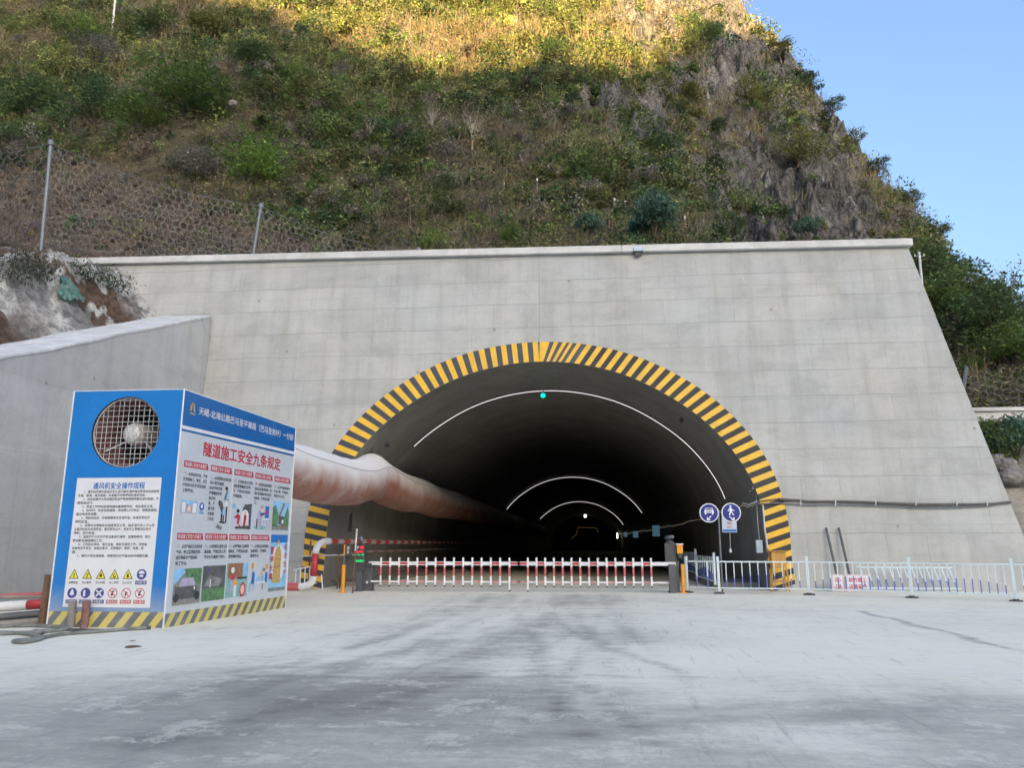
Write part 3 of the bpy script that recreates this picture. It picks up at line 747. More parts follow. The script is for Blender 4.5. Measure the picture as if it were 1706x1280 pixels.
for (xa, xb) in [(Lx, -12.0), (-12.0, 1.5), (1.5, Rx)]:
    q = []
    for x in (xa + 0.006, xb - 0.006):
        for (dy, dz) in ((-0.20, zc0), (-0.20, zc1), (0.75, zc1), (0.75, zc0)): q.append((x, Y0 + BAT * ztop(x) + dy, ztop(x) + dz))
    i = len(cp.v); cp.v += q
    for fc in ((0, 1, 2, 3), (7, 6, 5, 4), (0, 4, 5, 1), (1, 5, 6, 2), (2, 6, 7, 3), (3, 7, 4, 0)): cp.f.append([i + k for k in fc]); cp.m.append(0)
cp.build('coping', 'concrete_coping', portal, bevel=0.02)

# painted bands on the arch
def slant(th):
    if th < 0: return -np.interp(-th, [0, 15, 38, 50, 62, 72, 95, 107], [4, 9, 32, 48, 62, 74, 78, 78])
    return np.interp(th, [0, 5, 12, 30, 45, 60, 75, 95, 107], [14, 30, 34, 38, 48, 60, 69, 72, 72])
def out_from(th):
    x, z = polar(th, rin(th)); a = R(slant(th)); lo, hi = 0.2, 2.5
    for _ in range(40):
        mid = (lo + hi) / 2; X, Z = x + mid * math.sin(a), z + mid * math.cos(a)
        t2 = math.degrees(math.atan2(X - XC, Z - ZC))
        if math.hypot(X - XC, Z - ZC) < rout(t2): lo = mid
        else: hi = mid
    return (x, z), (X, Z)
band = MB()
def arc_thetas(sign, steps):
    """inner-edge angles at the given spacings along the curve"""
    th, res, k = 0.15, [0.15 * sign], 0
    while th < TH_MAX:
        need = steps(k); acc = 0; x0, z0 = polar(th, rin(th))
        while acc < need:
            th += 0.05; x1, z1 = polar(th, rin(th)); acc += math.hypot(x1 - x0, z1 - z0); x0, z0 = x1, z1
        res.append(min(th, TH_MAX) * sign); k += 1
    return res
for sign in (-1, 1):
    tt = arc_thetas(sign, (lambda k: 0.205) if sign < 0 else (lambda k: 0.115 if k < 7 else (0.155 if k < 9 else 0.205)))
    for k in range(len(tt) - 1):
        sub = 3; dark = (k % 2 == 1)
        for j in range(sub):
            a, b = tt[k] + (tt[k + 1] - tt[k]) * j / sub, tt[k] + (tt[k + 1] - tt[k]) * (j + 1) / sub
            (i0, o0), (i1, o1) = out_from(a), out_from(b)
            if i0[1] < -0.05 and i1[1] < -0.05: continue
            mi = 0 if not dark else (1 if sign > 0 and tt[k] > 12 else 2)
            q = [P3(*i0, 0.004), P3(*o0, 0.004), P3(*o1, 0.004), P3(*i1, 0.004)]
            band.face(q if sign > 0 else q[::-1], mi)
# close the wedge at the crown where the two directions meet
a0, b0 = out_from(-0.15), out_from(0.15)
xs = [a0[1][0] + (b0[1][0] - a0[1][0]) * k / 4 for k in range(5)]
crown = [P3(x, ZC + math.sqrt(max(0, rout(math.degrees(math.atan2(x - XC, 7.4))) ** 2 - (x - XC) ** 2)), 0.004) for x in xs]
for k in range(4):
    lo0 = P3(a0[0][0] + (b0[0][0] - a0[0][0]) * k / 4, a0[0][1], 0.004); lo1 = P3(a0[0][0] + (b0[0][0] - a0[0][0]) * (k + 1) / 4, a0[0][1], 0.004)
    band.face([lo0, crown[k], crown[k + 1], lo1], 2 if k == 0 else 0)
band.build('striped_arch', ['yellow_paint', 'black_paint', 'black_paint_sheen'], portal)

# the bore
ln = MB(); ysamp = [0.0, 1.3, 4, 8, 14, 22, 34, 50, 75, 110, 160, 230]
prof_t = np.linspace(-107, 107, 65)
prev = None
for yo in ysamp:
    cur = []
    for t in prof_t:
        x, z = polar(t, rin(t) - 0.012); cur.append((x, Y0 + BAT * z * (1 if yo == 0 else 1) + yo + (0.02 if yo == 0 else 0), z))
    if prev:
        for i in range(len(prof_t) - 1): ln.face([prev[i], prev[i + 1], cur[i + 1], cur[i]])
    prev = cur
ln.face(prev[::-1])
ln.build('lining', 'lining', portal, smooth=True)
def wall_at(th, yo, inset=0.0):
    x, z = polar(th, rin(th) - 0.012 - inset); return Vector((x, Y0 + yo, z))
def niche(th, y, along, across, name='wall_box'):
    """dark box on the lining, its colour standing in for a shaded recess"""
    c = wall_at(th, y - Y0, 0.02); t_ = R(th); mb = MB()
    mb.box(c, (across, along, 0.05), 0, ry=t_); mb.build(name, 'dark_metal', portal)
niche(-62, 32.0, 0.55, 0.16); niche(52, 32.2, 0.55, 0.16)
p_ = at_x(584, 866, -10.05); nb = MB(); nb.box((-10.06, p_[1], p_[2]), (0.06, 0.34, 1.0)); nb.build('wall_box', 'dark_metal', portal)  # dark box in place of the shaded slot in the left wall
# side walks inside the bore
kb = MB(); kb.bbox((4.55, 30.4, -0.1), (6.2, 200, 0.2)); kb.bbox((-10.0, 30.4, -0.1), (-8.9, 200, 0.16)); kb.build('kerb', 'lining', portal)

# ------------------------------------------------------------------ left wing wall
wing = thing('retaining_wall', 'bluish grey concrete wing wall sloping down left of the portal, with white cement top', 'wall', (WX, 20, 0))
wb = MB(); ys_ = np.linspace(4.5, 28.98 + 0.9, 34)
tops = [float(wing_top(y)) + (0.025 * math.sin(y * 1.1) + 0.02 * math.sin(y * 2.7)) * min(1, max(0, (28.5 - y) / 4)) for y in ys_]
for i in range(len(ys_) - 1):
    a, b = ys_[i], ys_[i + 1]
    wb.face([(WX, a, -0.2), (WX, b, -0.2), (WX, b, tops[i + 1] - 0.0), (WX, a, tops[i] - 0.0)])
wb.face([(WX, 4.5, -0.2), (WX, 4.5, tops[0]), (WX - 2.2, 4.5, tops[0]), (WX - 2.2, 4.5, -0.2)])
wb.build('wall_face', 'concrete_wing', wing)
wt = MB()
for i in range(len(ys_) - 1):
    a, b = ys_[i], ys_[i + 1]
    za, zb = tops[i], tops[i + 1]
    wt.face([(WX + 0.03, a, za), (WX + 0.03, b, zb), (WX - 2.2, b, zb + 0.06), (WX - 2.2, a, za + 0.06)])
    wt.face([(WX + 0.03, a, za), (WX + 0.03, a, za - 0.07), (WX + 0.03, b, zb - 0.07), (WX + 0.03, b, zb)])
    wt.face([(WX - 2.2, b, zb + 0.06), (WX - 2.2, b, zb - 0.3), (WX - 2.2, a, za - 0.3), (WX - 2.2, a, za + 0.06)])
    wt.face([(WX + 0.03, a, za - 0.07), (WX - 0.02, a, za - 0.07), (WX - 0.02, b, zb - 0.07), (WX + 0.03, b, zb - 0.07)])
wt.build('cement_top', 'cement_white', wing)

# ------------------------------------------------------------------ lights in the bore
for (yo, t0, t1, lab) in [(6.0, -58, 80, 'long white LED strip light arching under the lining nearest the tunnel mouth'),
                          (53.0, -66, 70, 'white LED strip light arching under the lining, middle one of the three arcs'),
                          (101.0, -61, 70, 'small white LED strip light arching across the bore, deepest of the three arcs')]:
    t = thing('strip_light', lab, 'light strip', tuple(wall_at(0, yo, 0.1)), group='arched strip lights in the tunnel')
    r_ = {6.0: 0.016, 53.0: 0.024, 101.0: 0.030}[yo]
    a = MB(); a.tube([wall_at(x, yo, 0.16) for x in np.linspace(t0, t1, 60)], r_, 6); a.build('light_tube', 'strip_light', t)
    for x in np.linspace(t0, t1, 12):
        b = MB(); b.tube([wall_at(x, yo, 0.19), wall_at(x, yo, 0.0)], 0.012, 5); b.build('bracket', 'dark_metal', t)
gl = at_y(905, 660, 34.6)
t = thing('signal_lamp', 'round green signal lamp hanging at the crown of the tunnel', 'signal light', gl)
m = MB(); m.lathe([(0.0, -0.12), (0.115, -0.12), (0.13, -0.09), (0.13, 0.12), (0, 0.14)], gl, 'y', 20); m.build('lamp_housing', 'dark_metal', t)
m = MB(); m.lathe([(0.0, -0.165), (0.06, -0.155), (0.105, -0.123)], gl, 'y', 20); m.build('lens', 'green_lamp', t)
m = MB(); m.tube([gl, (gl[0], gl[1], gl[2] + 0.25)], 0.018, 6); m.build('hanger', 'dark_metal', t)
dl = at_y(975, 859, 190)
t = thing('tunnel_lamp', 'small bright lamp far inside the dark tunnel', 'lamp', dl)
m = MB(); m.box(dl, (0.55, 0.3, 1.0)); m.build('lamp_panel', 'tunnel_lamp', t, bevel=0.06); m = MB(); m.box((dl[0], dl[1], dl[2] + 0.6), (0.7, 0.4, 0.15)); m.build('lamp_hood', 'dark_metal', t)
t = thing('work_gantry', 'faint amber outline of a work gantry deep inside the tunnel', 'gantry', (at_y(975, 900, 170)[0], 170, 0))
ga = [at_y(*p, 170) for p in [(952, 898), (961, 890), (962, 879), (993, 880), (997, 887)]]
m = MB(); m.tube(ga, 0.11, 5); m.build('light_cord', 'amber_line', t)
m = MB()
for x in (ga[0][0], ga[4][0]): m.bbox((x - 0.12, 170.1, 0), (x + 0.12, 170.4, 5.2))
m.bbox((ga[0][0], 170.1, 5.2), (ga[4][0], 170.4, 5.45)); m.build('frame', 'dark_metal', t)

# ------------------------------------------------------------------ ventilator cabin with its panels
A_, B_ = Vector((-8.38, 14.95, 0)), Vector((-7.93, 20.0, 0)); LS = (B_ - A_).length; SU = (B_ - A_) / LS; SN = Vector((SU.y, -SU.x, 0)); ZU = Vector((0, 0, 1))
FL = Vector((-10.81, 14.93, 0)); BLc = FL + (B_ - A_); HB = 4.78
booth = thing('fan_cabin', 'tall blue and white ventilation fan cabin covered with printed safety notices', 'fan cabin', tuple((A_ + FL) / 2 + Vector((0, 2.5, 0))))
FU = (A_ - FL).normalized(); FN = Vector((FU.y, -FU.x, 0)); FWd = (A_ - FL).length
def fp(u, z, lift=0.0): return tuple(FL + FU * u + ZU * z + FN * lift)
def sp(u, z, lift=0.0): return tuple(A_ + SU * u + ZU * z + SN * lift)
FCU, FCZ, FR_ = 10.81 - 9.575, 3.895, 0.745
m = MB(); N = 48
def sq_hit(a):
    dx, dz = math.cos(a), math.sin(a); z0, z1 = 0.30, HB
    ts = [t for t in ((FWd - FCU) / dx if dx > 1e-9 else 9e9, -FCU / dx if dx < -1e-9 else 9e9, (z1 - FCZ) / dz if dz > 1e-9 else 9e9, (z0 - FCZ) / dz if dz < -1e-9 else 9e9)]
    t = min(ts); return FCU + dx * t, FCZ + dz * t
angs = sorted([2 * math.pi * k / N for k in range(N)] + [math.atan2(z - FCZ, u - FCU) % (2 * math.pi) for u, z in [(0, 0.3), (FWd, 0.3), (FWd, HB), (0, HB)]])
for i in range(len(angs)):
    a, b = angs[i], angs[(i + 1) % len(angs)]
    c0, c1 = (FCU + FR_ * math.cos(a), FCZ + FR_ * math.sin(a)), (FCU + FR_ * math.cos(b), FCZ + FR_ * math.sin(b))
    m.face([fp(*c0), fp(*sq_hit(a)), fp(*sq_hit(b)), fp(*c1)])
m.build('front_panel', 'panel_blue', booth)
m = MB()
m.face([fp(0, 0), fp(FWd, 0), fp(FWd, 0.297), fp(0, 0.297)]); m.build('hazard_band', 'hazard_front', booth)
m = MB(); m.face([sp(0, 0), sp(LS, 0), sp(LS, 0.30), sp(0, 0.262)]); m.build('hazard_band', 'hazard_side', booth)
m = MB()
zb0, zb1 = 3.93, 3.99
m.face([sp(0, 0.262), sp(LS, 0.30), sp(LS, zb0), sp(0, zb0 - 0.02)]); m.build('side_panel', 'panel_white', booth)
m = MB(); m.face([sp(0, 4.03), sp(LS, 4.06), sp(LS, HB - 0.08), sp(0, HB)]); m.face([sp(0, 3.91, 0.003), sp(LS, 3.94, 0.003), sp(LS, 3.985, 0.003), sp(0, 3.955, 0.003)])
m.build('title_band', 'panel_blue_side', booth)
m = MB(); m.face([sp(0, 3.95), sp(LS, 3.98), sp(LS, 4.06), sp(0, 4.03)]); m.build('white_line', 'white_paint', booth)
m = MB()
m.face([tuple(BLc), tuple(FL), tuple(FL + ZU * HB), tuple(BLc + ZU * (HB - 0.08))]); m.face([tuple(B_), tuple(BLc), tuple(BLc + ZU * (HB - 0.08)), tuple(B_ + ZU * (HB - 0.08))])
m.face([tuple(FL + ZU * HB), tuple(A_ + ZU * HB), tuple(B_ + ZU * (HB - 0.08)), tuple(BLc + ZU * (HB - 0.08))]); m.build('shell', 'white_paint', booth)
m = MB()
m.tube([tuple(A_ + ZU * 0.0), tuple(A_ + ZU * HB)], 0.018, 6); m.tube([fp(0, 0), fp(0, HB)], 0.016, 6); m.tube([tuple(B_), tuple(B_ + ZU * (HB - 0.08))], 0.016, 6)
m.tube([fp(0, HB), fp(FWd, HB)], 0.012, 6); m.tube([sp(0, HB), sp(LS, HB - 0.08)], 0.014, 6); m.build('corner_trim', 'white_paint', booth)
m = MB(); m.face([sp(2.10, 0.3, 0.004), sp(2.125, 0.3, 0.004), sp(2.125, 3.9, 0.004), sp(2.10, 3.9, 0.004)]); m.build('panel_seam', 'white_paint', booth)
# the ventilator behind the hole
fan = MB(); fc = Vector(fp(FCU, FCZ))
def ring(r, d): return [fc + FU * (r * math.cos(2 * math.pi * k / 36)) + ZU * (r * math.sin(2 * math.pi * k / 36)) - FN * d for k in range(36)]
def stitch(mb, a, b, mi=0):
    for k in range(len(a)): mb.face([a[k], a[(k + 1) % len(a)], b[(k + 1) % len(b)], b[k]], mi)
rA = [(FR_ - 0.002, -0.0), (FR_ - 0.002, 0.05), (0.725, 0.055), (0.66, 0.50), (0.64, 1.5)]
for k in range(len(rA) - 1): stitch(fan, ring(*rA[k]), ring(*rA[k + 1]), 0 if k != 0 else 1)
fan.face(ring(0.62, 1.5), 1)
fanp = fan.build('fan', ['fan_red', 'fan_dark'], booth, smooth=True)
m = MB(); prof = [(0.0, 0.13), (0.10, 0.145), (0.18, 0.20), (0.235, 0.30), (0.25, 0.42), (0.25, 1.2)]
for k in range(len(prof) - 1): stitch(m, ring(max(prof[k][0], 1e-4), prof[k][1]), ring(prof[k + 1][0], prof[k + 1][1]))
m.build('hub', 'fan_silver', fanp, smooth=True)
m = MB()
for k in range(12):
    a = 2 * math.pi * k / 12; a2 = a + 0.33
    pt = lambda r, an, d: fc + FU * (r * math.cos(an)) + ZU * (r * math.sin(an)) - FN * d
    m.face([pt(0.24, a, 0.78), pt(0.62, a + 0.08, 0.74), pt(0.62, a2 + 0.08, 0.98), pt(0.24, a2, 1.02)])
m.build('blade', 'fan_dark', fanp)
m = MB()
for a in (math.radians(-38), math.radians(215)):
    m.tube([fc + FU * (0.2 * math.cos(a)) + ZU * (0.2 * math.sin(a)) - FN * 0.45, fc + FU * (0.66 * math.cos(a)) + ZU * (0.66 * math.sin(a)) - FN * 0.2], 0.017, 6)
m.build('strut', 'bright_metal', fanp)
m = MB(); rg = 0.725; off = 0.05
for k in range(-6, 7):
    x = k * 0.112 + 0.01 * math.sin(k * 2.1); hgt = math.sqrt(max(0, rg ** 2 - x * x))
    if hgt < 0.06: continue
    m.tube([fc + FU * x + ZU * (hgt * s) - FN * off for s in (-1, -0.33, 0.33, 1)], 0.0062, 5)
    m.tube([fc + FU * (hgt * s) + ZU * x - FN * (off - 0.012) for s in (-1, -0.33, 0.33, 1)], 0.0062, 5)
m.tube([p for p in ring(rg, off)] + [ring(rg, off)[0]], 0.014, 5)
m.build('grille', 'bright_metal', fanp)

# notice sheet on the front
def fx(x): return x + 10.81
def sheet(poly, mat, name, fn, lift):
    mb = MB(); mb.face([fn(u, z, lift) for u, z in poly]); return mb.build(name, mat, booth)
sheet([(fx(-10.515), 0.385), (fx(-8.69), 0.375), (fx(-8.69), 2.945), (fx(-10.515), 2.945)], 'white_sheet', 'notice_sheet', fp, 0.006)
lettering('通风机安全操作规程', fp(fx(-10.15), 2.715), FU, ZU, 1.11, 0.135, 'blue_ink', booth, bold=0.025, lift=0.010)
fine = ['　　1、通风机的操作应指定专人进行操作,操作者应熟悉本机的结构',
        '性能、原理、操作规程，并掌握平时保养和处理的技能。',
        '　　2、启动前操作人员对通风机应严格按照使用要求进行检查，不',
        '得带病运行。',
        '　　3、检查工作完后应使电器设备接零良好，电压是否正常。',
        '　　4、启动时，先启动低速档，待运转2-3分钟后，再换高速档，',
        '通过电流表观察。',
        '　　5、电机起动后，仔细观察有无异常声音，发现异常及时',
        '停机检查。',
        '　　6、运转中注意轴承的温度是否正常，轴承温升应小于60度',
        '主要风机有无异常声音，振动是否过大，发现不正常情况应及时',
        '停机，进行检查。',
        '　　7、运转中不允许对风机设备进行维修，如需检修时，要立',
        '即切断电源挂牌后工作。',
        '　　8、工作后应停机，清扫设备，做好交接班工作，并检查',
        '设备有无不安全，按规定要求，定期维护，保养，润滑，检',
        '查。',
        '　　9、操作人员应按规程，根据洞内空气情况及时调整风量。']
lh = (2.694 - 1.335) / len(fine)
for k, line in enumerate(fine):
    ind = len(line) - len(line.lstrip('　')); tx = line.lstrip('　'); n_ = len(tx)
    lettering(tx, fp(fx(-10.455) + ind * 0.062, 2.694 - (k + 1) * lh + 0.014), FU, ZU, min(1.74 - ind * 0.062, n_ * 0.0585), lh - 0.016, 'black_ink', booth, bold=0.012, lift=0.010, res=1)
# pictograms
def icon_row(cells, zc, zcap):
    for k, (shape, mat, cap, capmat, txtmat, glyph) in enumerate(cells):
        u = fx(-10.345 + k * 0.2845); mb = MB()
        if shape == 'tri':
            mb.face([fp(u - 0.105, zc - 0.09, 0.009), fp(u + 0.105, zc - 0.09, 0.009), fp(u, zc + 0.105, 0.009)], 0)
            mb.face([fp(u - 0.082, zc - 0.077, 0.0105), fp(u + 0.082, zc - 0.077, 0.0105), fp(u, zc + 0.078, 0.0105)], 1)
            mats = ['black_ink', 'sign_yellow', 'black_ink']; c = (u, zc - 0.02)
        else:
            mb.disc(fp(u, zc, 0.009), 0.102, FU, ZU, 24, 0)
            if shape == 'ban': mb.disc(fp(u, zc, 0.0105), 0.083, FU, ZU, 24, 1)
            mats = [mat, 'white_sheet', 'black_ink'] if shape == 'ban' else [mat, 'white_sheet', 'white_sheet']; c = (u, zc)
        def q(x, z, wd, ht, mi=2, lf=0.012, rot=0.0):
            ca, sa = math.cos(rot), math.sin(rot)
            mb.face([fp(c[0] + x + i * wd / 2 * ca - j * ht / 2 * sa, c[1] + z + i * wd / 2 * sa + j * ht / 2 * ca, lf) for i, j in ((-1, -1), (1, -1), (1, 1), (-1, 1))], mi)
        if glyph == 'bang': q(0, 0.012, 0.02, 0.07); q(0, -0.04, 0.02, 0.018)
        elif glyph == 'bolt': q(0.008, 0.02, 0.018, 0.06, rot=-0.5); q(-0.006, -0.03, 0.018, 0.05, rot=-0.4)
        elif glyph == 'cog': q(0, -0.01, 0.06, 0.03, rot=0.6); q(0, -0.01, 0.06, 0.03, rot=-0.7); q(0, 0.03, 0.02, 0.03)
        elif glyph == 'slip': q(-0.012, -0.02, 0.02, 0.07, rot=0.5); q(0.02, -0.03, 0.02, 0.05, rot=-0.7); q(0.0, 0.025, 0.022, 0.022)
        elif glyph == 'fire': q(0, -0.015, 0.045, 0.05); q(0.0, 0.025, 0.02, 0.04)
        elif glyph == 'mask':
            mb.disc(fp(u, zc + 0.012, 0.0115), 0.062, FU, ZU, 16, 1, a0=0.0, a1=math.pi); q(0, -0.03, 0.075, 0.04, 1)
        elif glyph == 'suit': q(0, 0.0, 0.045, 0.10, 1); q(-0.03, 0.0, 0.02, 0.07, 1, rot=-0.3); q(0.03, 0, 0.02, 0.07, 1, rot=0.3); q(0, 0.06, 0.03, 0.03, 1)
        elif glyph == 'boot': q(-0.025, -0.005, 0.045, 0.12, 1)
        elif glyph == 'fan': [q(0.045 * math.cos(a), 0.045 * math.sin(a), 0.075, 0.032, 1, rot=a) for a in (0.8, 2.4, 3.9, 5.5)]
        elif glyph == 'man': q(0, 0.0, 0.028, 0.09); q(0.022, 0.045, 0.028, 0.028); q(-0.02, -0.03, 0.02, 0.05, rot=0.3)
        elif glyph == 'hand': q(0.0, 0.0, 0.05, 0.055); q(-0.012, -0.045, 0.02, 0.05, rot=-0.3)
        if shape == 'ban':
            mb.m_extra = None; q(0, 0, 0.018, 0.19, 3, 0.0135, rot=0.78); mats = mats + [mat]
        mb.build('pictogram', mats, booth)
        mb = MB(); mb.face([fp(u + i * 0.118, zcap + j * 0.037, 0.009) for i, j in ((-1, -1), (1, -1), (1, 1), (-1, 1))]); mb.build('caption_strip', capmat, booth)
        lettering(cap, fp(u - 0.098, zcap - 0.026), FU, ZU, 0.196, 0.052, txtmat, booth, bold=0.01, lift=0.0125, res=1)
icon_row([('tri', '', '注意安全', 'white_paint', 'black_ink', 'bang'), ('tri', '', '当心触电', 'white_paint', 'black_ink', 'bolt'), ('tri', '', '当心机械', 'white_paint', 'black_ink', 'cog'),
          ('tri', '', '当心滑倒', 'white_paint', 'black_ink', 'slip'), ('tri', '', '当心火灾', 'white_paint', 'black_ink', 'fire'), ('dot', 'navy_ink', '必须戴口罩', 'navy_ink', 'white_sheet', 'mask')], 1.02, 0.86)
icon_row([('dot', 'navy_ink', '必须穿工服', 'navy_ink', 'white_sheet', 'suit'), ('dot', 'navy_ink', '必须穿防护鞋', 'navy_ink', 'white_sheet', 'boot'), ('dot', 'navy_ink', '注意通风', 'navy_ink', 'white_sheet', 'fan'),
          ('ban', 'red_faded', '禁止乱动', 'red_faded', 'white_sheet', 'man'), ('ban', 'red_faded', '禁止合闸', 'red_faded', 'white_sheet', 'hand'), ('ban', 'red_faded', '禁止靠近', 'red_faded', 'white_sheet', 'man')], 0.655, 0.49)

# side panel: title, nine rules, pictures
m = MB(); lu, lz = 0.345, 4.46                      # gold emblem: two leaning strokes under a peak
for (a, b, c_, d) in [((-0.11, -0.09), (-0.04, -0.09), (-0.01, 0.11), (-0.06, 0.05)), ((0.03, -0.07), (0.10, -0.12), (0.06, 0.06), (-0.0, 0.11)), ((-0.10, -0.0), (-0.06, -0.03), (-0.03, 0.06), (-0.06, 0.03))]:
    m.face([sp(lu + p[0], lz + p[1], 0.006) for p in (a, b, c_, d)])
m.face([sp(lu - 0.09, lz - 0.155, 0.006), sp(lu + 0.10, lz - 0.165, 0.006), sp(lu + 0.10, lz - 0.135, 0.006), sp(lu - 0.09, lz - 0.125, 0.006)])
m.build('emblem', 'gold_ink', booth)
lettering('天峨-北海公路巴马至平果段（巴马至羌圩）一分部', sp(0.565, 4.335), SU, (SU * 0.0043 + ZU).normalized(), 4.38, 0.175, 'white_sheet', booth, bold=0.02, lift=0.006)
lettering('隧道施工安全九条规定', sp(0.85, 3.475), SU, ZU, 3.47, 0.31, 'red_ink', booth, bold=0.035, lift=0.006, res=3)
rules = ['必须证照齐全，严禁|无资质施工、转包、违法|分包和人员不经培训就|上岗作业。', '必须按照标准规范和|设计要求编制、|论证专项方案|严禁擅自变更|设计和|案，严|禁不按|方案施|工作业', '必须强化施工工序和|现场管理确保支护到|位，严禁支护滞后和|步距超标。',
         '必须落实超前地质预|报和监控量测制度，按|规定监测围岩变形并及|时反馈，严禁盲目施|工。', '必须严格控制现场|作业人数，严禁擅自|增加作业人员。',
         '必须严格执行有毒有害|气体、粉尘监测监控和|通风等规定严禁超标|施工作业。', '必须按规定设置逃生通|道设施，严禁后续工序|作业在无通道下进行。', '必须严格火工品使用管|理规定，严禁违规运输|使用爆炸物品。', '必须制定应急预案并|加强演练，严禁冒险|施救作业。']
nums = '一二三四五六七八九'
cols_ = [(0.205, 1.075), (1.185, 2.03), (2.155, 3.0), (3.105, 3.945), (4.072, 4.915)]
for k in range(9):
    row = 0 if k < 5 else 1; u0, u1 = cols_[k % 5] if row == 0 else [(0.19, 1.09), (1.18, 2.06), (2.14, 3.025), (3.11, 3.975)][k - 5]
    zt = 3.318 if row == 0 else 1.835
    mb = MB(); mb.face([sp(u0, zt - 0.133, 0.006), sp(u1 + 0.03, zt - 0.133, 0.006), sp(u1 - 0.02, zt, 0.006), sp(u0, zt, 0.006)]); mb.build('rule_tag', 'red_ink', booth)
    lettering('隧道施工安全九条规定', sp(u0 + 0.03, zt - 0.112), SU, ZU, u1 - u0 - 0.09, 0.092, 'white_sheet', booth, bold=0.01, lift=0.009, res=1)
    z = zt - 0.235; lines = rules[k].split('|')
    lettering(nums[k] + '、', sp(u0 + 0.02, z - 0.06), SU, ZU, 0.13, 0.07, 'red_ink', booth, lift=0.006, res=1, keep=True)
    for j, ln_ in enumerate(lines):
        uu = u0 + (0.18 if j == 0 else 0.01); full = u1 - uu
        lettering(ln_, sp(uu, z - 0.075), SU, ZU, min(full, len(ln_) * 0.083), 0.078, 'black_ink', booth, bold=0.008, lift=0.006, res=1); z -= 0.112
def picture(u0, z0, u1, z1, back, shapes, name='picture'):
    mats = [back] if back else []; mb = MB()
    if back: mb.face([sp(u0, z0, 0.006), sp(u1, z0, 0.006), sp(u1, z1, 0.006), sp(u0, z1, 0.006)], 0)
    for n_, (kind, mat, *q) in enumerate(shapes):
        if mat not in mats: mats.append(mat)
        mi = mats.index(mat); X = lambda s_: u0 + s_ * (u1 - u0); Z = lambda s_: z0 + s_ * (z1 - z0); lf = 0.0075 + 0.0004 * n_
        if kind == 'r': mb.face([sp(X(q[0]), Z(q[1]), lf), sp(X(q[2]), Z(q[1]), lf), sp(X(q[2]), Z(q[3]), lf), sp(X(q[0]), Z(q[3]), lf)], mi)
        elif kind == 'p': mb.face([sp(X(a), Z(b), lf) for a, b in q], mi)
        elif kind == 'e':
            mb.face([sp(X(q[0]) + q[2] * (u1 - u0) * math.cos(2 * math.pi * i / 18), Z(q[1]) + q[3] * (z1 - z0) * math.sin(2 * math.pi * i / 18), lf) for i in range(18)], mi)
    mb.build(name, mats, booth)
picture(0.22, 2.24, 0.80, 2.50, 'lilac_ink', [('r', 'sky_ink', 0, 0.86, 1, 1), ('r', 'white_sheet', 0.04, 0.06, 0.27, 0.84), ('r', 'white_sheet', 0.7, 0.06, 0.95, 0.84), ('p', 'skin_ink', (0.36, 0.1), (0.62, 0.1), (0.58, 0.6), (0.4, 0.6)), ('r', 'sky_ink', 0.3, 0.70, 0.68, 0.86), ('e', 'white_sheet', 0.49, 0.4, 0.05, 0.15)])
picture(0.86, 2.23, 1.06, 2.50, None, [('e', 'blue_ink', 0.5, 0.63, 0.45, 0.32), ('e', 'white_sheet', 0.5, 0.66, 0.2, 0.18), ('r', 'sky_ink', 0.05, 0.05, 0.95, 0.25)])
picture(1.50, 1.92, 2.02, 2.92, None, [('p', 'grey_photo', (0.55, 0.66), (0.95, 0.68), (0.80, 0.98)), ('p', 'sky_ink', (0.74, 0.69), (0.96, 0.69), (0.88, 0.88)), ('e', 'black_ink', 0.72, 0.93, 0.1, 0.04), ('p', 'dark_photo', (0.15, 0.58), (0.5, 0.36), (0.62, 0.45), (0.45, 0.62), (0.2, 0.66)),
         ('e', 'white_sheet', 0.78, 0.58, 0.16, 0.06), ('r', 'black_ink', 0.78, 0.18, 0.88, 0.52), ('r', 'sky_ink', 0.52, 0.30, 0.70, 0.46), ('r', 'black_ink', 0.42, 0.16, 0.52, 0.36), ('r', 'black_ink', 0.58, 0.14, 0.66, 0.32), ('p', 'grey_photo', (0.05, 0.06), (0.5, 0.0), (0.6, 0.06), (0.2, 0.12)), ('r', 'black_ink', 0.3, 0.155, 0.85, 0.18)])
picture(2.16, 1.96, 3.05, 2.56, None, [('p', 'dark_photo', (0.25, 0.0), (0.98, 0.0), (0.98, 1.0), (0.62, 0.95), (0.5, 0.72), (0.85, 0.6), (0.88, 0.14), (0.2, 0.08)), ('e', 'sky_ink', 0.1, 0.85, 0.08, 0.1), ('e', 'white_sheet', 0.66, 0.45, 0.2, 0.3), ('p', 'red_ink', (0.12, 0.42), (0.3, 0.58), (0.42, 0.5), (0.38, 0.2), (0.28, 0.16), (0.3, 0.4)),
         ('p', 'red_ink', (0.58, 0.1), (0.7, 0.1), (0.74, 0.5), (0.62, 0.62)), ('e', 'black_ink', 0.3, 0.68, 0.07, 0.08), ('e', 'skin_ink', 0.66, 0.62, 0.06, 0.08), ('r', 'black_ink', 0.2, 0.0, 0.34, 0.06), ('e', 'red_ink', 0.4, 0.12, 0.04, 0.05)])
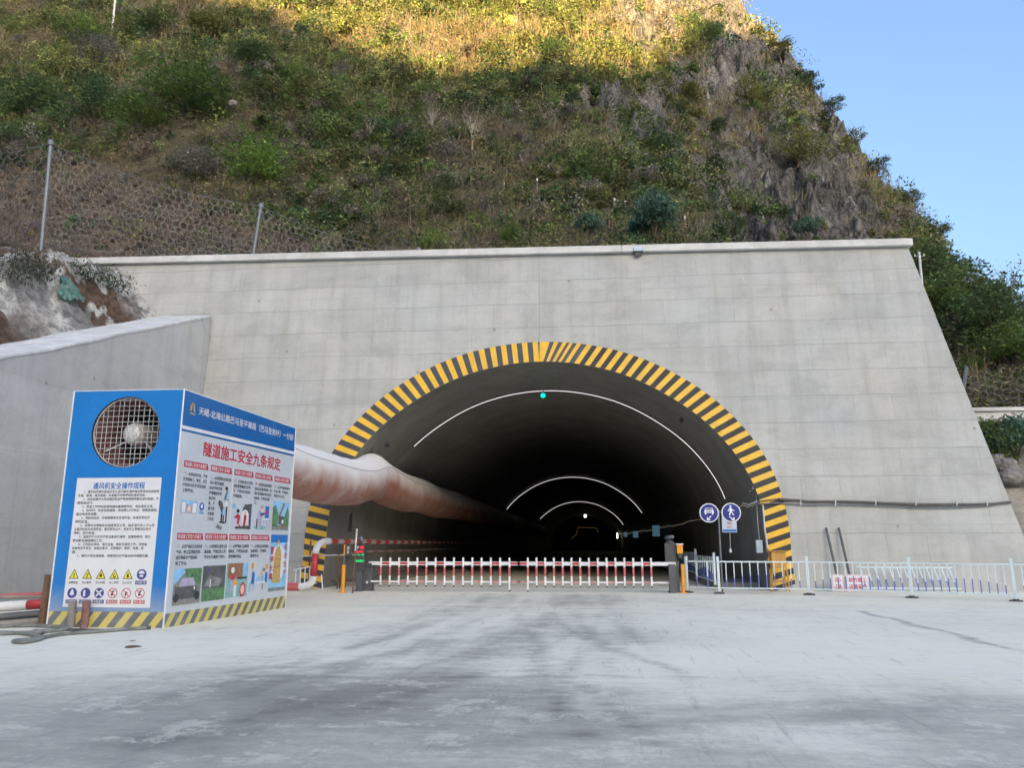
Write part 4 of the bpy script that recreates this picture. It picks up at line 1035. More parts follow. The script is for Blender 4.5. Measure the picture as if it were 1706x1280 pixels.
picture(3.16, 1.96, 4.02, 2.60, None, [('e', 'teal_ink', 0.36, 0.08, 0.34, 0.08), ('p', 'lilac_ink', (0.16, 0.08), (0.42, 0.08), (0.44, 0.6), (0.34, 0.82), (0.2, 0.6)), ('e', 'skin_ink', 0.4, 0.78, 0.09, 0.09), ('e', 'lilac_ink', 0.42, 0.86, 0.1, 0.07), ('p', 'navy_ink', (0.36, 0.5), (0.62, 0.58), (0.62, 0.66), (0.34, 0.62)),
         ('r', 'blue_ink', 0.62, 0.45, 0.84, 0.9), ('e', 'red_ink', 0.72, 0.68, 0.06, 0.1), ('p', 'white_sheet', (0.5, 0.36), (0.9, 0.38), (0.88, 0.44), (0.52, 0.44)), ('r', 'lilac_ink', 0.56, 0.02, 0.6, 0.36), ('r', 'lilac_ink', 0.74, 0.0, 0.78, 0.38), ('r', 'lilac_ink', 0.9, 0.02, 0.94, 0.4), ('r', 'dark_photo', 0.14, 0.06, 0.2, 0.4)])
picture(4.075, 1.965, 4.96, 2.69, 'sky_ink', [('r', 'grey_photo', 0, 0, 1, 0.16), ('p', 'green_ink', (0, 0.12), (0.3, 0.1), (0.36, 0.5), (0.16, 0.88), (0, 0.78)), ('p', 'green_ink', (0.6, 0.14), (1, 0.14), (1, 0.62), (0.88, 0.86), (0.74, 0.5)), ('p', 'brown_ink', (0.3, 0.36), (0.42, 0.42), (0.72, 0.94), (0.62, 0.96)), ('p', 'dark_photo', (0.34, 0.2), (0.72, 0.16), (0.7, 0.48), (0.4, 0.5)), ('e', 'white_sheet', 0.62, 0.3, 0.06, 0.08), ('r', 'brown_ink', 0.4, 0.1, 0.8, 0.16)])
picture(0.20, 0.40, 1.155, 1.115, 'grey_photo', [('p', 'sky_ink', (0, 0.55), (0.4, 0.9), (0.35, 1), (0, 1)), ('p', 'green_ink', (0.35, 1), (0.5, 0.62), (0.8, 0.6), (1, 0.4), (1, 1)), ('r', 'dusty_steel', 0, 0, 1, 0.13), ('p', 'lilac_ink', (0.18, 0.5), (0.8, 0.52), (0.7, 0.74), (0.3, 0.74)), ('r', 'dark_photo', 0.06, 0.16, 0.86, 0.5), ('e', 'white_sheet', 0.76, 0.44, 0.03, 0.05), ('e', 'black_ink', 0.12, 0.2, 0.1, 0.12), ('e', 'black_ink', 0.88, 0.22, 0.1, 0.13)])
picture(1.205, 0.41, 2.095, 1.15, 'dark_photo', [('r', 'green_ink', 0, 0, 1, 0.35), ('p', 'grey_photo', (0.05, 0.42), (0.75, 0.4), (0.85, 0.6), (0.3, 0.74)), ('e', 'navy_ink', 0.22, 0.88, 0.05, 0.06), ('r', 'white_sheet', 0.32, 0.38, 0.36, 0.62)])
picture(2.13, 0.425, 3.06, 1.18, 'teal_ink', [('r', 'brown_ink', 0.06, 0.56, 0.74, 1.0), ('r', 'sky_ink', 0.76, 0.6, 0.98, 1.0), ('e', 'white_sheet', 0.28, 0.8, 0.08, 0.09), ('e', 'red_ink', 0.3, 0.58, 0.1, 0.08), ('e', 'orange_paint', 0.42, 0.42, 0.1, 0.09), ('r', 'lilac_ink', 0.22, 0.12, 0.34, 0.5), ('r', 'white_sheet', 0.36, 0.02, 0.48, 0.36), ('e', 'red_ink', 0.78, 0.2, 0.14, 0.22), ('e', 'skin_ink', 0.78, 0.2, 0.09, 0.15), ('r', 'black_ink', 0.5, 0.52, 0.95, 0.58)])
picture(3.10, 0.46, 4.05, 1.19, None, [('e', 'orange_paint', 0.18, 0.88, 0.06, 0.1), ('e', 'orange_paint', 0.9, 0.84, 0.06, 0.09), ('p', 'blue_ink', (0.14, 0.3), (0.3, 0.3), (0.3, 0.64), (0.18, 0.72)), ('p', 'blue_ink', (0.82, 0.34), (0.94, 0.3), (0.96, 0.62), (0.84, 0.66)), ('p', 'sky_ink', (0.36, 0.36), (0.62, 0.36), (0.5, 0.6)), ('e', 'skin_ink', 0.7, 0.66, 0.09, 0.1), ('r', 'sky_ink', 0.62, 0.38, 0.76, 0.56), ('r', 'white_sheet', 0.3, 0.3, 0.84, 0.36), ('r', 'sky_ink', 0.06, 0.06, 0.12, 0.34), ('r', 'sky_ink', 0.26, 0.1, 0.32, 0.32), ('r', 'grey_photo', 0.7, 0.1, 0.74, 0.3), ('e', 'grey_photo', 0.74, 0.74, 0.08, 0.06)])
picture(4.08, 0.455, 4.965, 1.85, 'sky_ink', [('r', 'blue_ink', 0, 0.86, 1, 1), ('e', 'white_sheet', 0.5, 0.5, 0.46, 0.32), ('r', 'grey_photo', 0, 0, 1, 0.06), ('p', 'gold_ink', (0.2, 0.14), (0.66, 0.14), (0.66, 0.62), (0.6, 0.74), (0.32, 0.74), (0.24, 0.6)), ('p', 'gold_ink', (0.36, 0.72), (0.56, 0.72), (0.52, 0.86), (0.46, 0.92), (0.4, 0.86)), ('e', 'white_sheet', 0.46, 0.81, 0.035, 0.025), ('r', 'brown_ink', 0.22, 0.42, 0.66, 0.435), ('r', 'brown_ink', 0.25, 0.56, 0.65, 0.57)], 'bell_poster')
for (txt, uu, z0) in [('警钟长鸣', 4.09, 0.72), ('安全生产', 4.80, 0.82)]:
    for j, ch in enumerate(txt): lettering(ch, sp(uu, z0 + (3 - j) * 0.215), SU, ZU, 0.15, 0.185 if uu < 4.5 else 0.15, 'red_ink', booth, bold=0.03, lift=0.014, res=1)

# ------------------------------------------------------------------ ventilation duct
duct_o = thing('ventilation_duct', 'big sagging fabric air duct, dusty white above, reddish below, leading from fan cabin into tunnel', 'air duct', (-9.0, 20, 0))
ctrl = [(-9.15, 19.9, 3.95, .72, .72), (-9.15, 22, 3.86, .80, .80), (-9.1, 24.5, 3.84, .86, .86), (-9.0, 27.0, 3.84, .88, .86), (-8.95, 29.0, 3.98, .87, .86), (-8.85, 30.6, 4.30, .80, .86), (-8.8, 32.2, 4.16, .84, .85), (-8.75, 35, 4.0, .86, .86),
        (-8.7, 39, 4.05, .84, .84), (-8.7, 43, 3.95, .86, .86), (-8.7, 48, 4.05, .85, .85), (-8.7, 60, 4.0, .86, .86), (-8.7, 90, 4.0, .86, .86), (-8.7, 150, 4.0, .86, .86)]
cy = [c[1] for c in ctrl]
yl = np.concatenate([np.linspace(19.9, 50, 150), np.linspace(51, 150, 60)]); seg = 40; DV, DD = [], []
for y in yl:
    x, z, rx, rz = [cub(float(y), cy, [c[k] for c in ctrl]) for k in (0, 2, 3, 4)]
    for j in range(seg):
        a = 2 * math.pi * j / seg; ca, sa = math.cos(a), math.sin(a)
        seam_ = (y - 19.9) % 2.5; wr = -0.03 * math.exp(-(min(seam_, 2.5 - seam_) / 0.09) ** 2) + 0.007 * math.sin(y * 5.1 + 2.2 * math.sin(a * 2)) + 0.007 * math.sin(y * 9.3 + a * 5 + 3 * math.sin(y)) * (1 - sa) + 0.022 * (float(fbm(y * 0.9, a * 1.3, 61)) - 0.5) * 2
        pinch = 0.10 * math.exp(-((y - 30.6) / 0.7) ** 2) * max(0, sa) ** 6
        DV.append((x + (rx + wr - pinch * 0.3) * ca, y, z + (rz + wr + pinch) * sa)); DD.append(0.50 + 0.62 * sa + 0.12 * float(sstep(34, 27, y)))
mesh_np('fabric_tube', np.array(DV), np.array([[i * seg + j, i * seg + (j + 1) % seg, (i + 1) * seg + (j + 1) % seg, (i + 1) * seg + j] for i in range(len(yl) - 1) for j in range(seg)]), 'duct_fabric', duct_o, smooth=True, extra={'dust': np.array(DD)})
for y in (30.6, 36.5, 42.5):
    m = MB(); zz = cub(y, cy, [c[2] for c in ctrl]); m.tube([(-8.83, y, zz + .85), (-8.83, y, zz + 1.6), (-8.6, y, zz + 2.35)], 0.012, 5); m.build('sling_wire', 'dark_metal', duct_o)
m = MB(); m.tube([tuple(Vector((cub(float(y), cy, [c[0] for c in ctrl]) + .80, y, cub(float(y), cy, [c[2] for c in ctrl]) + .40))) for y in np.linspace(20, 60, 60)], 0.008, 4); m.build('guy_wire', 'dark_metal', duct_o)

# ------------------------------------------------------------------ barrier gates
def gate(name, label, cab, arm_x0, arm_x1, n_, zt, tail_x, parts):
    t = thing(name, label, 'barrier gate', cab)
    y = cab[1]; sgn = 1 if arm_x1 > arm_x0 else -1
    def striped(z, hgt, x_from, x_to, bands, mats, nm):
        mb = MB(); mb.bbox((bands[0][0], y - 0.17, z - hgt / 2), (bands[-1][1], y - 0.13, z + hgt / 2), 0)
        for a, b, mi in bands:
            if mi: mb.bbox((a, y - 0.1745, z - hgt * 0.30), (b, y - 0.1705, z + hgt * 0.34), 1)
        mb.build(nm, mats, t)
    px_ = [arm_x0 + (arm_x1 - arm_x0) * k / (n_ - 1) for k in range(n_)]
    bands, bl = [(tail_x, px_[0], 0)], [(tail_x + 0.1 * sgn, px_[0], 0)]
    for k in range(n_ - 1):
        a, b = px_[k], px_[k + 1]
        bands.append((a + 0.0 * sgn, b, 1 if k % 2 == 0 else 0)); bl.append((a, b, 1 if k % 2 == 0 else 0))
    bands.append((px_[-1], px_[-1] + 0.36 * sgn, 1)); bl.append((px_[-1], px_[-1] + 0.36 * sgn, 1))
    striped(zt, 0.125, 0, 0, bands, ['white_paint', 'red_paint'], 'arm'); striped(zt - 0.62, 0.055, 0, 0, bl, ['white_paint', 'red_faded'], 'lower_rail')
    for k, x in enumerate(px_):
        last = (k == n_ - 1)
        mb = MB(); lo = 0.07 if last else 0.22
        for (a, b, mi) in [(zt + 0.20, zt - 0.12, 0), (zt - 0.12, zt - 0.42, 1), (zt - 0.42, lo, 0), (lo, lo - 0.06, 2)]: mb.bbox((x - 0.032, y - 0.195, b), (x + 0.032, y - 0.172, a), mi)
        mb.build('picket', ['white_paint', 'red_faded', 'dark_metal'], t)
    parts(t, y)
    return t
def left_parts(t, y):
    x = -7.90
    m = MB(); m.bbox((x - 0.17, y - 0.12, 0), (x + 0.17, y + 0.2, 1.02)); m.bbox((x - 0.19, y - 0.14, 1.02), (x + 0.19, y + 0.22, 1.06)); m.bbox((x - 0.2, y - 0.15, 0), (x + 0.2, y + 0.23, 0.05)); m.build('cabinet', 'grey_cabinet', t, bevel=0.012)
    m = MB(); m.disc((x + 0.0, y - 0.125, 0.30), 0.045, (1, 0, 0), (0, 0, 1), 14); m.build('lock_plate', 'white_paint', t)
    m = MB(); m.bbox((x + 0.02, y - 0.21, 0.83), (x + 0.16, y - 0.12, 0.97)); m.build('arm_clamp', 'dark_metal', t, bevel=0.01)
gate('barrier_gate', 'left barrier gate, red and white fence arm reaching from grey cabinet beside lit LED display', (-7.95, 27.45, 0), -7.40, -2.84, 15, 0.955, -7.86, left_parts)
def right_parts(t, y):
    x = 2.78
    m = MB(); m.bbox((x - 0.16, y - 0.12, 0), (x + 0.18, y + 0.2, 1.02)); m.bbox((x - 0.18, y - 0.14, 1.02), (x + 0.2, y + 0.22, 1.06)); m.bbox((x - 0.2, y - 0.15, 0), (x + 0.21, y + 0.23, 0.05)); m.build('cabinet', 'grey_cabinet', t, bevel=0.012)
    m = MB(); m.disc((x + 0.02, y - 0.125, 0.27), 0.045, (1, 0, 0), (0, 0, 1), 14); m.build('lock_plate', 'white_paint', t)
gate('barrier_gate', 'right barrier gate, red and white fence arm reaching from the cabinet by the white railing', (2.8, 27.45, 0), 2.02, -2.20, 15, 0.955, 2.85, right_parts)

t = thing('display_post', 'dark display post with lit red and green LED lines and camera on top', 'led display', (-8.12, 27.2, 0))
m = MB(); m.bbox((-8.23, 27.05, 0), (-8.02, 27.2, 0.95)); m.bbox((-8.30, 27.0, 0), (-7.95, 27.25, 0.04)); m.build('post', 'grey_cabinet', t, bevel=0.01)
m = MB(); m.bbox((-8.27, 26.98, 0.93), (-7.92, 27.22, 1.62)); m.bbox((-8.28, 26.93, 1.60), (-7.91, 27.23, 1.64)); m.bbox((-8.26, 27.0, 0.72), (-7.95, 27.2, 0.93)); m.build('housing', 'dark_metal', t, bevel=0.012)
DY = 26.976
m = MB(); m.disc((-8.02, DY, 1.50), 0.062, (1, 0, 0), (0, 0, 1), 18); m.build('red_light', 'led_red', t)
lettering('临时车', (-8.22, DY, 1.315), (1, 0, 0), (0, 0, 1), 0.24, 0.075, 'led_red', t, bold=0.03)
lettering('一车一杆', (-8.24, DY, 1.215), (1, 0, 0), (0, 0, 1), 0.29, 0.07, 'led_green', t, bold=0.04)
lettering('减速慢行', (-8.24, DY, 1.005), (1, 0, 0), (0, 0, 1), 0.29, 0.07, 'led_green', t, bold=0.04)
lettering('P', (-8.19, DY, 1.455), (1, 0, 0), (0, 0, 1), 0.05, 0.09, 'led_white', t, bold=0.02)
m = MB(); m.tube([(-8.20, 27.25, 1.83), (-8.03, 26.95, 1.745)], 0.068, 12); m.tube([(-8.21, 27.27, 1.87), (-8.05, 26.98, 1.80)], 0.065, 10); m.bbox((-8.15, 27.08, 1.62), (-8.08, 27.16, 1.78)); m.build('camera', 'galvanised', t, smooth=True)
t = thing('display_post', 'dark unlit display post with a camera on top, at the right barrier', 'led display', (2.70, 27.3, 0))
m = MB(); m.bbox((2.60, 27.15, 0), (2.82, 27.32, 0.95)); m.build('post', 'grey_cabinet', t, bevel=0.01)
m = MB(); m.bbox((2.50, 27.3, 0.90), (2.88, 27.5, 1.66)); m.tube([(2.69, 27.4, 1.62), (2.69, 27.4, 1.74)], 0.13, 12); m.build('housing', 'dark_metal', t, bevel=0.02)
m = MB(); m.tube([(2.58, 27.5, 1.84), (2.78, 27.2, 1.86)], 0.06, 12); m.bbox((2.66, 27.33, 1.70), (2.72, 27.4, 1.82)); m.build('camera', 'galvanised', t, smooth=True)
t = thing('alarm_lamp', 'orange alarm box with a white cap on the side of the right display', 'alarm lamp', (2.98, 27.3, 1.3))
m = MB(); m.bbox((2.90, 27.18, 1.30), (3.10, 27.38, 1.60)); m.build('lamp_body', 'orange_paint', t, bevel=0.02)
m = MB(); m.bbox((2.87, 27.15, 1.60), (3.12, 27.40, 1.635)); m.build('lamp_cap', 'white_paint', t); m = MB(); m.bbox((2.95, 27.2, 1.16), (3.06, 27.35, 1.30)); m.build('base', 'dark_metal', t)
def bollard(x, y, hgt, label):
    t = thing('reader_post', label, 'post', (x, y, 0))
    m = MB(); m.tube([(x, y, 0.02), (x, y, hgt)], 0.062, 14); m.build('tube', 'orange_paint', t, smooth=False)
    m = MB(); m.bbox((x - 0.13, y - 0.13, 0), (x + 0.13, y + 0.13, 0.025)); m.build('foot_plate', 'orange_paint', t)
    return t
t = bollard(-8.02 - 0.42, 26.3, 0.92, 'orange tubular post carrying a small black card reader, left of the LED display')
xb = -8.44
m = MB(); m.tube([(xb, 26.3, 0.92), (xb, 26.3, 1.60)], 0.022, 8); m.build('rod', 'galvanised', t)
m = MB(); m.bbox((xb - 0.01, 26.24, 1.22), (xb + 0.035, 26.36, 1.60)); m.build('side_strip', 'orange_paint', t)
m = MB(); m.bbox((xb + 0.035, 26.25, 1.23), (xb + 0.27, 26.33, 1.58)); m.build('reader', 'dark_metal', t, bevel=0.01)
m = MB(); m.disc((xb + 0.15, 26.246, 1.49), 0.05, (1, 0, 0), (0, 0, 1), 14); m.bbox((xb + 0.11, 26.243, 1.30), (xb + 0.17, 26.247, 1.42)); m.build('dial', 'grey_ink', t)
bollard(3.06, 27.2, 0.95, 'short orange tubular post between the right barrier cabinet and the railing')
t = thing('slim_mast', 'tall slim grey mast standing in front of the LED display', 'mast', (-8.02, 25.9, 0))
m = MB(); m.tube([(-8.0, 26.0, 0), (-7.95, 26.0, 2.10)], 0.026, 8); m.build('pole', 'rusty_steel', t); m = MB(); m.tube([(-7.967, 26.0, 1.4), (-7.94, 26.0, 2.13)], 0.03, 8); m.build('sleeve', 'bright_metal', t)

# ------------------------------------------------------------------ white and blue railing
RP = [(3.22, 27.5), (4.20, 26.95), (6.99, 26.6), (9.73, 25.45), (12.1, 24.2), (14.6, 22.9), (17.1, 21.6)]
POSTH = 1.19
def railing(p0, p1, n_, label, group, first=True, closing=False, z0=0.0, lean=0.0, blue=True, posts=True):
    L_ = math.hypot(p1[0] - p0[0], p1[1] - p0[1]); ang = math.atan2(p1[1] - p0[1], p1[0] - p0[0])
    t = thing('railing', label, 'railing', (p0[0], p0[1], z0), ang, group)
    t.rotation_euler = (lean if lean else R(random.uniform(-1.0, 1.0)), 0, ang + R(random.uniform(-0.5, 0.5)))
    def post(x):
        m = MB(); m.bbox((x - 0.042, -0.042, 0.03), (x + 0.042, 0.042, POSTH)); m.box((x, 0, POSTH + 0.012), (0.10, 0.10, 0.025)); m.build('post', 'fence_white', t, local=True, bevel=0.006)
        m = MB(); m.box((x, 0, 0.02), (0.34, 0.26, 0.045)); m.box((x, 0, 0.055), (0.16, 0.14, 0.03)); m.build('foot', 'rubber', t, local=True, bevel=0.01)
    if posts:
        if first: post(0)
        if closing: post(L_)
    g0 = 0.05 if posts else 0.0
    m = MB(); m.bbox((g0, -0.022, 1.02), (L_ - g0, 0.022, 1.065)); m.build('top_rail', 'fence_white', t, local=True)
    m = MB(); m.bbox((g0, -0.022, 0.17), (L_ - g0, 0.022, 0.21)); m.build('bottom_rail', 'fence_white', t, local=True)
    for k in range(n_):
        x = L_ * (k + 1) / (n_ + 1) if posts else 0.12 + (L_ - 0.24) * k / (n_ - 1)
        hb = 0.42 + 0.20 * math.sin(math.pi * (k + 0.5) / n_)
        m = MB(); m.bbox((x - 0.016, -0.012, hb), (x + 0.016, 0.012, 1.02), 0); m.bbox((x - 0.0165, -0.0125, 0.21), (x + 0.0165, 0.0125, hb), 1); m.build('picket', ['fence_white', 'fence_blue'], t, local=True)
    return t
railing(RP[0], RP[1], 2, 'short first panel of the white and blue railing, next to the right barrier', 'white and blue railing panels')
railing(RP[1], RP[2], 10, 'white and blue railing panel in front of the wooden stand at the tunnel edge', 'white and blue railing panels')
railing(RP[2], RP[3], 12, 'white and blue railing panel in front of the red lettered boards', 'white and blue railing panels')
railing(RP[3], RP[4], 12, 'white and blue railing panel covering the right half of the leaning railing', 'white and blue railing panels')
railing(RP[4], RP[5], 11, 'white and blue railing panel cut by the right edge of the picture', 'white and blue railing panels', closing=True)
railing((4.45, 29.4), (4.50, 34.6), 9, 'white and blue railing running into the tunnel along the right kerb', 'railings inside the tunnel mouth', closing=True, z0=0.1)
railing((4.55, 35.2), (4.6, 47.0), 22, 'dim railing deeper inside the tunnel along the right kerb', 'railings inside the tunnel mouth', closing=True, z0=0.2)
t = railing((9.15, 27.95), (12.25, 27.75), 13, 'loose white and blue railing panel leaning against the portal wall', 'white and blue railing panels', posts=False, lean=R(-38))

# ------------------------------------------------------------------ boards, bars and sign post
def board(x0, x1, y, zt, label, rows_):
    t = thing('notice_board', label, 'board', ((x0 + x1) / 2, y, 0))
    m = MB(); m.bbox((x0, y, 0.02), (x1, y + 0.03, zt)); m.build('panel', 'board_pink', t); 
    m = MB(); m.face([(x0 + 0.05, y - 0.003, 0.2), (x1 - 0.05, y - 0.003, 0.2), (x1 - 0.05, y - 0.003, zt - 0.04), (x0 + 0.05, y - 0.003, zt - 0.04)]); m.build('white_face', 'white_paint', t)
    for j, r_ in enumerate(rows_): lettering(r_, (x0 + 0.1, y - 0.003, zt - 0.26 - j * 0.22), (1, 0, 0), (0, 0, 1), x1 - x0 - 0.2, 0.15, 'red_ink', t, bold=0.03)
board(8.20, 8.60, 28.2, 0.60, 'small pinkish board with red characters, left of the wider one by the wall', ['当心', '工地'])
board(8.66, 9.44, 28.2, 0.60, 'wide pinkish board with two rows of red characters standing by the wall', ['前方施工', '注意安全'])
for (xa, xb_, lab) in [(8.42, 8.56, 'left of two dark grey bars leaning upright on the portal wall'), (8.86, 8.98, 'right of two dark grey bars leaning upright on the portal wall')]:
    t = thing('leaning_bar', lab, 'bar', (xb_, 28.5, 0), group='grey bars leaning on the wall')
    m = MB(); m.tube([(xb_, 28.5, 0.0), (xa, 29.1, 2.17)], 0.045, 8); m.build('tube', 'grey_cabinet', t); m = MB(); m.tube([(xa, 29.1, 2.17), (xa, 29.105, 2.19)], 0.05, 8); m.build('end_cap', 'rubber', t)

SY_ = 27.9
t = thing('sign_post', 'grey sign post with two round blue mandatory signs, car and pedestrian, before the tunnel', 'road sign', (4.40, SY_, 0))
m = MB(); m.tube([(4.46, SY_, 0), (4.46, SY_, 2.80)], 0.034, 10); m.build('pole', 'galvanised', t); m = MB(); m.bbox((4.1, SY_ - 0.02, 2.69), (4.88, SY_ + 0.0, 2.73)); m.build('cross_bar', 'galvanised', t)
for (cx_, cz_, what) in [(4.135, 2.69, 'car'), (4.895, 2.70, 'man')]:
    m = MB(); yS = SY_ - 0.05
    m.lathe([(0.0, 0.012), (0.335, 0.012), (0.335, 0.0), (0.0, 0.0)], (cx_, yS, cz_), 'y', 36, 0); m.disc((cx_, yS - 0.003, cz_), 0.335, (1, 0, 0), (0, 0, 1), 36, 0); m.disc((cx_, yS - 0.006, cz_), 0.298, (1, 0, 0), (0, 0, 1), 36, 1)
    Q = lambda pts, mi=2, l=0.009: m.face([(cx_ + a, yS - l, cz_ + b) for a, b in pts], mi)
    if what == 'car':
        Q([(-0.12, 0.17), (0.12, 0.17), (0.15, 0.09), (-0.15, 0.09)]); Q([(-0.165, 0.09), (0.165, 0.09), (0.165, 0.0), (-0.165, 0.0)]); Q([(-0.15, 0.0), (-0.09, 0.0), (-0.10, -0.06), (-0.14, -0.06)]); Q([(0.09, 0.0), (0.15, 0.0), (0.14, -0.06), (0.10, -0.06)])
        Q([(-0.095, 0.15), (0.095, 0.15), (0.115, 0.105), (-0.115, 0.105)], 1, 0.011); Q([(-0.09, 0.06), (0.09, 0.06), (0.09, 0.035), (-0.09, 0.035)], 1, 0.011)
        Q([(0.05, -0.09), (0.08, -0.115), (0.0, -0.195), (-0.03, -0.165)]); Q([(-0.09, -0.13), (-0.09, -0.27), (0.05, -0.25)])
    else:
        m.disc((cx_ - 0.02, yS - 0.009, cz_ + 0.215), 0.036, (1, 0, 0), (0, 0, 1), 14, 2); Q([(-0.055, 0.17), (0.02, 0.17), (0.03, 0.02), (-0.055, 0.02)]); Q([(-0.055, 0.16), (-0.06, 0.08), (-0.11, 0.03), (-0.12, 0.06)]); Q([(0.02, 0.15), (0.05, 0.10), (0.11, 0.08), (0.10, 0.05), (0.03, 0.07)])
        Q([(-0.055, 0.02), (-0.01, 0.02), (-0.04, -0.10), (-0.09, -0.10)]); Q([(-0.01, 0.02), (0.03, 0.02), (0.10, -0.08), (0.06, -0.10)])
        Q([(-0.07, -0.12), (-0.04, -0.145), (0.04, -0.21), (0.01, -0.235), (-0.08, -0.15)]); Q([(-0.02, -0.26), (0.10, -0.28), (0.10, -0.15)])
    m.build('round_sign', ['white_paint', 'sign_blue', 'white_paint'], t)
nx0, nx1 = 4.56, 5.06
m = MB(); m.bbox((nx0, SY_ - 0.02, 2.02), (nx1, SY_ + 0.0, 2.75)); m.build('small_board', 'box_blue_white', t)
m = MB(); m.bbox((nx0 + 0.02, SY_ - 0.024, 2.04), (nx1 - 0.02, SY_ - 0.0205, 2.12)); m.build('blue_strip', 'blue_ink', t)
lettering('限高', (nx0 + 0.17, SY_ - 0.021, 2.29), (1, 0, 0), (0, 0, 1), 0.16, 0.07, 'red_faded', t, bold=0.02); lettering('慢行', (nx0 + 0.16, SY_ - 0.021, 2.17), (1, 0, 0), (0, 0, 1), 0.18, 0.07, 'red_faded', t, bold=0.02)

# ------------------------------------------------------------------ right jamb: stand, camera, boxes, cables
t = thing('wooden_stand', 'yellow wooden stand with a box top at the right foot of the arch', 'stand', (6.50, 28.45, 0))
m = MB(); m.bbox((6.25, 28.25, 0.80), (6.74, 28.65, 1.36)); m.build('box', 'wood_yellow', t, bevel=0.01); m = MB(); m.bbox((6.20, 28.2, 1.36), (6.78, 28.7, 1.39)); m.build('lid', 'wood_yellow', t)
for (x, y, s1) in [(6.25, 28.27, -.04), (6.74, 28.27, .05), (6.27, 28.63, -.03), (6.72, 28.63, .04)]:
    m = MB(); m.tube([(x + s1, y, 0), (x, y, 0.80)], 0.03, 6); m.build('leg', 'wood_yellow', t)
m = MB(); m.bbox((6.24, 28.25, 0.32), (6.76, 28.29, 0.38)); m.bbox((6.25, 28.61, 0.32), (6.75, 28.65, 0.38)); m.build('stretcher', 'wood_yellow', t)
cx0 = at_y(1257, 815, 29.6)
t = thing('wall_camera', 'small surveillance camera with a white box high on the right jamb of the tunnel', 'camera', cx0)
m = MB(); m.box((cx0[0] + 0.02, cx0[1], cx0[2] + 0.02), (0.18, 0.14, 0.24)); m.build('wall_box', 'white_paint', t, bevel=0.01)
m = MB(); m.tube([(cx0[0] - 0.02, cx0[1] - 0.05, cx0[2] - 0.05), (cx0[0] - 0.26, cx0[1] - 0.12, cx0[2] - 0.13)], 0.045, 10); m.build('body', 'dark_metal', t); m = MB(); m.tube([(cx0[0], cx0[1], cx0[2] - 0.08), (cx0[0] + 0.30, cx0[1], cx0[2] - 0.12)], 0.025, 8); m.build('arm', 'white_paint', t)
bx0 = at_y(1265, 911, 29.4)
t = thing('switch_box', 'pale blue switch box hanging on the right jamb of the tunnel', 'electric box', bx0)
m = MB(); m.box(bx0, (0.24, 0.16, 0.46)); m.build('body', 'box_blue_white', t, bevel=0.015); m = MB(); m.box((bx0[0], bx0[1] - 0.083, bx0[2]), (0.19, 0.006, 0.40)); m.build('door', 'box_blue_white', t)
m = MB(); m.tube([(bx0[0] + 0.02, bx0[1], bx0[2] + 0.23), (bx0[0], bx0[1], bx0[2] + 0.9), (cx0[0] + 0.04, cx0[1], cx0[2] - 0.1)], 0.014, 6); m.build('wire', 'grey_ink', t)
c0 = face_pt(1271, 842, 0.05); c1 = face_pt(1279, 915, 0.05)
t = thing('conduit', 'thin white conduit running down the inner edge of the right arch stripes', 'pipe', c1)
m = MB(); m.tube([c0, face_pt(1274, 880, 0.05), c1], 0.03, 8); m.build('tube', 'conduit_white', t)
m = MB(); m.tube([c1, (c1[0], c1[1], c1[2] - 0.3)], 0.022, 8); m.build('end_sleeve', 'rusty_steel', t)
hs = at_y(1217, 918, 30.5)
t = thing('hanging_switch', 'small white switch hanging on a cord below the blue notice', 'switch', hs); m = MB(); m.box(hs, (0.09, 0.06, 0.15)); m.build('body', 'white_paint', t, bevel=0.01); m = MB(); m.tube([hs, at_y(1216, 885, 30.6)], 0.012, 5); m.build('cord', 'conduit_white', t)
t = thing('cable_bundle', 'black and grey cables strung across the portal wall right of the arch', 'cables', face_pt(1500, 838))
for (pts, r_, mt) in [([(1300, 833), (1330, 834), (1345, 836), (1390, 836), (1440, 837), (1470, 838.5), (1520, 840.5), (1570, 841), (1620, 841), (1655, 840), (1684, 837)], 0.045, 'cable'), ([(1262, 840), (1300, 838.5), (1340, 842), (1400, 841.5), (1460, 843), (1520, 846.5), (1580, 846.5), (1640, 844), (1660, 841)], 0.022, 'galvanised'), ([(1262, 836), (1300, 831), (1340, 835), (1440, 838), (1520, 843), (1640, 842)], 0.02, 'cable')]:
    m = MB(); m.tube([face_pt(a, b, 0.07) for a, b in pts], r_, 8); m.build('cable', mt, t)
for px_ in (1334, 1392, 1459, 1526, 1594, 1645):
    a = face_pt(px_, 834, 0.10); b = face_pt(px_, 843, 0.10); m = MB(); m.tube([a, b], 0.025, 6); m.build('clip', 'conduit_white', t)
# rope light along the right wall and the little lit plates hung from it
rl = [Vector(at_x(*p)) for p in [(1262, 836, 6.12), (1236, 842, 6.05), (1200, 852, 6.0), (1150, 868, 5.98), (1110, 877, 5.95), (1070, 885, 5.92)]] + [Vector(at_x(1032, 890, 5.9))]
t = thing('rope_line', 'yellowish twisted rope line running along the right tunnel wall into the dark', 'rope', rl[0])
m = MB(); fine_ = []
for i in range(len(rl) - 1):
    for k in range(8): fine_.append(rl[i].lerp(rl[i + 1], k / 8) + Vector((0, 0, 0.03 * math.sin((i * 8 + k) * 2.1) - 0.12 * math.sin(math.pi * k / 8))))
fine_.append(rl[-1]); m.tube(fine_, [0.016 + 0.0006 * abs(p.y - 29) for p in fine_], 6); m.build('rope', 'rope_yellow', t)
m = MB(); m.tube([rl[0] + Vector((-0.03, 0, 0)), rl[0] + Vector((-0.25, .4, -0.1)), rl[0] + Vector((-0.3, 1.2, 0.02)), rl[1]], 0.028, 6); m.build('white_tail', 'conduit_white', t)
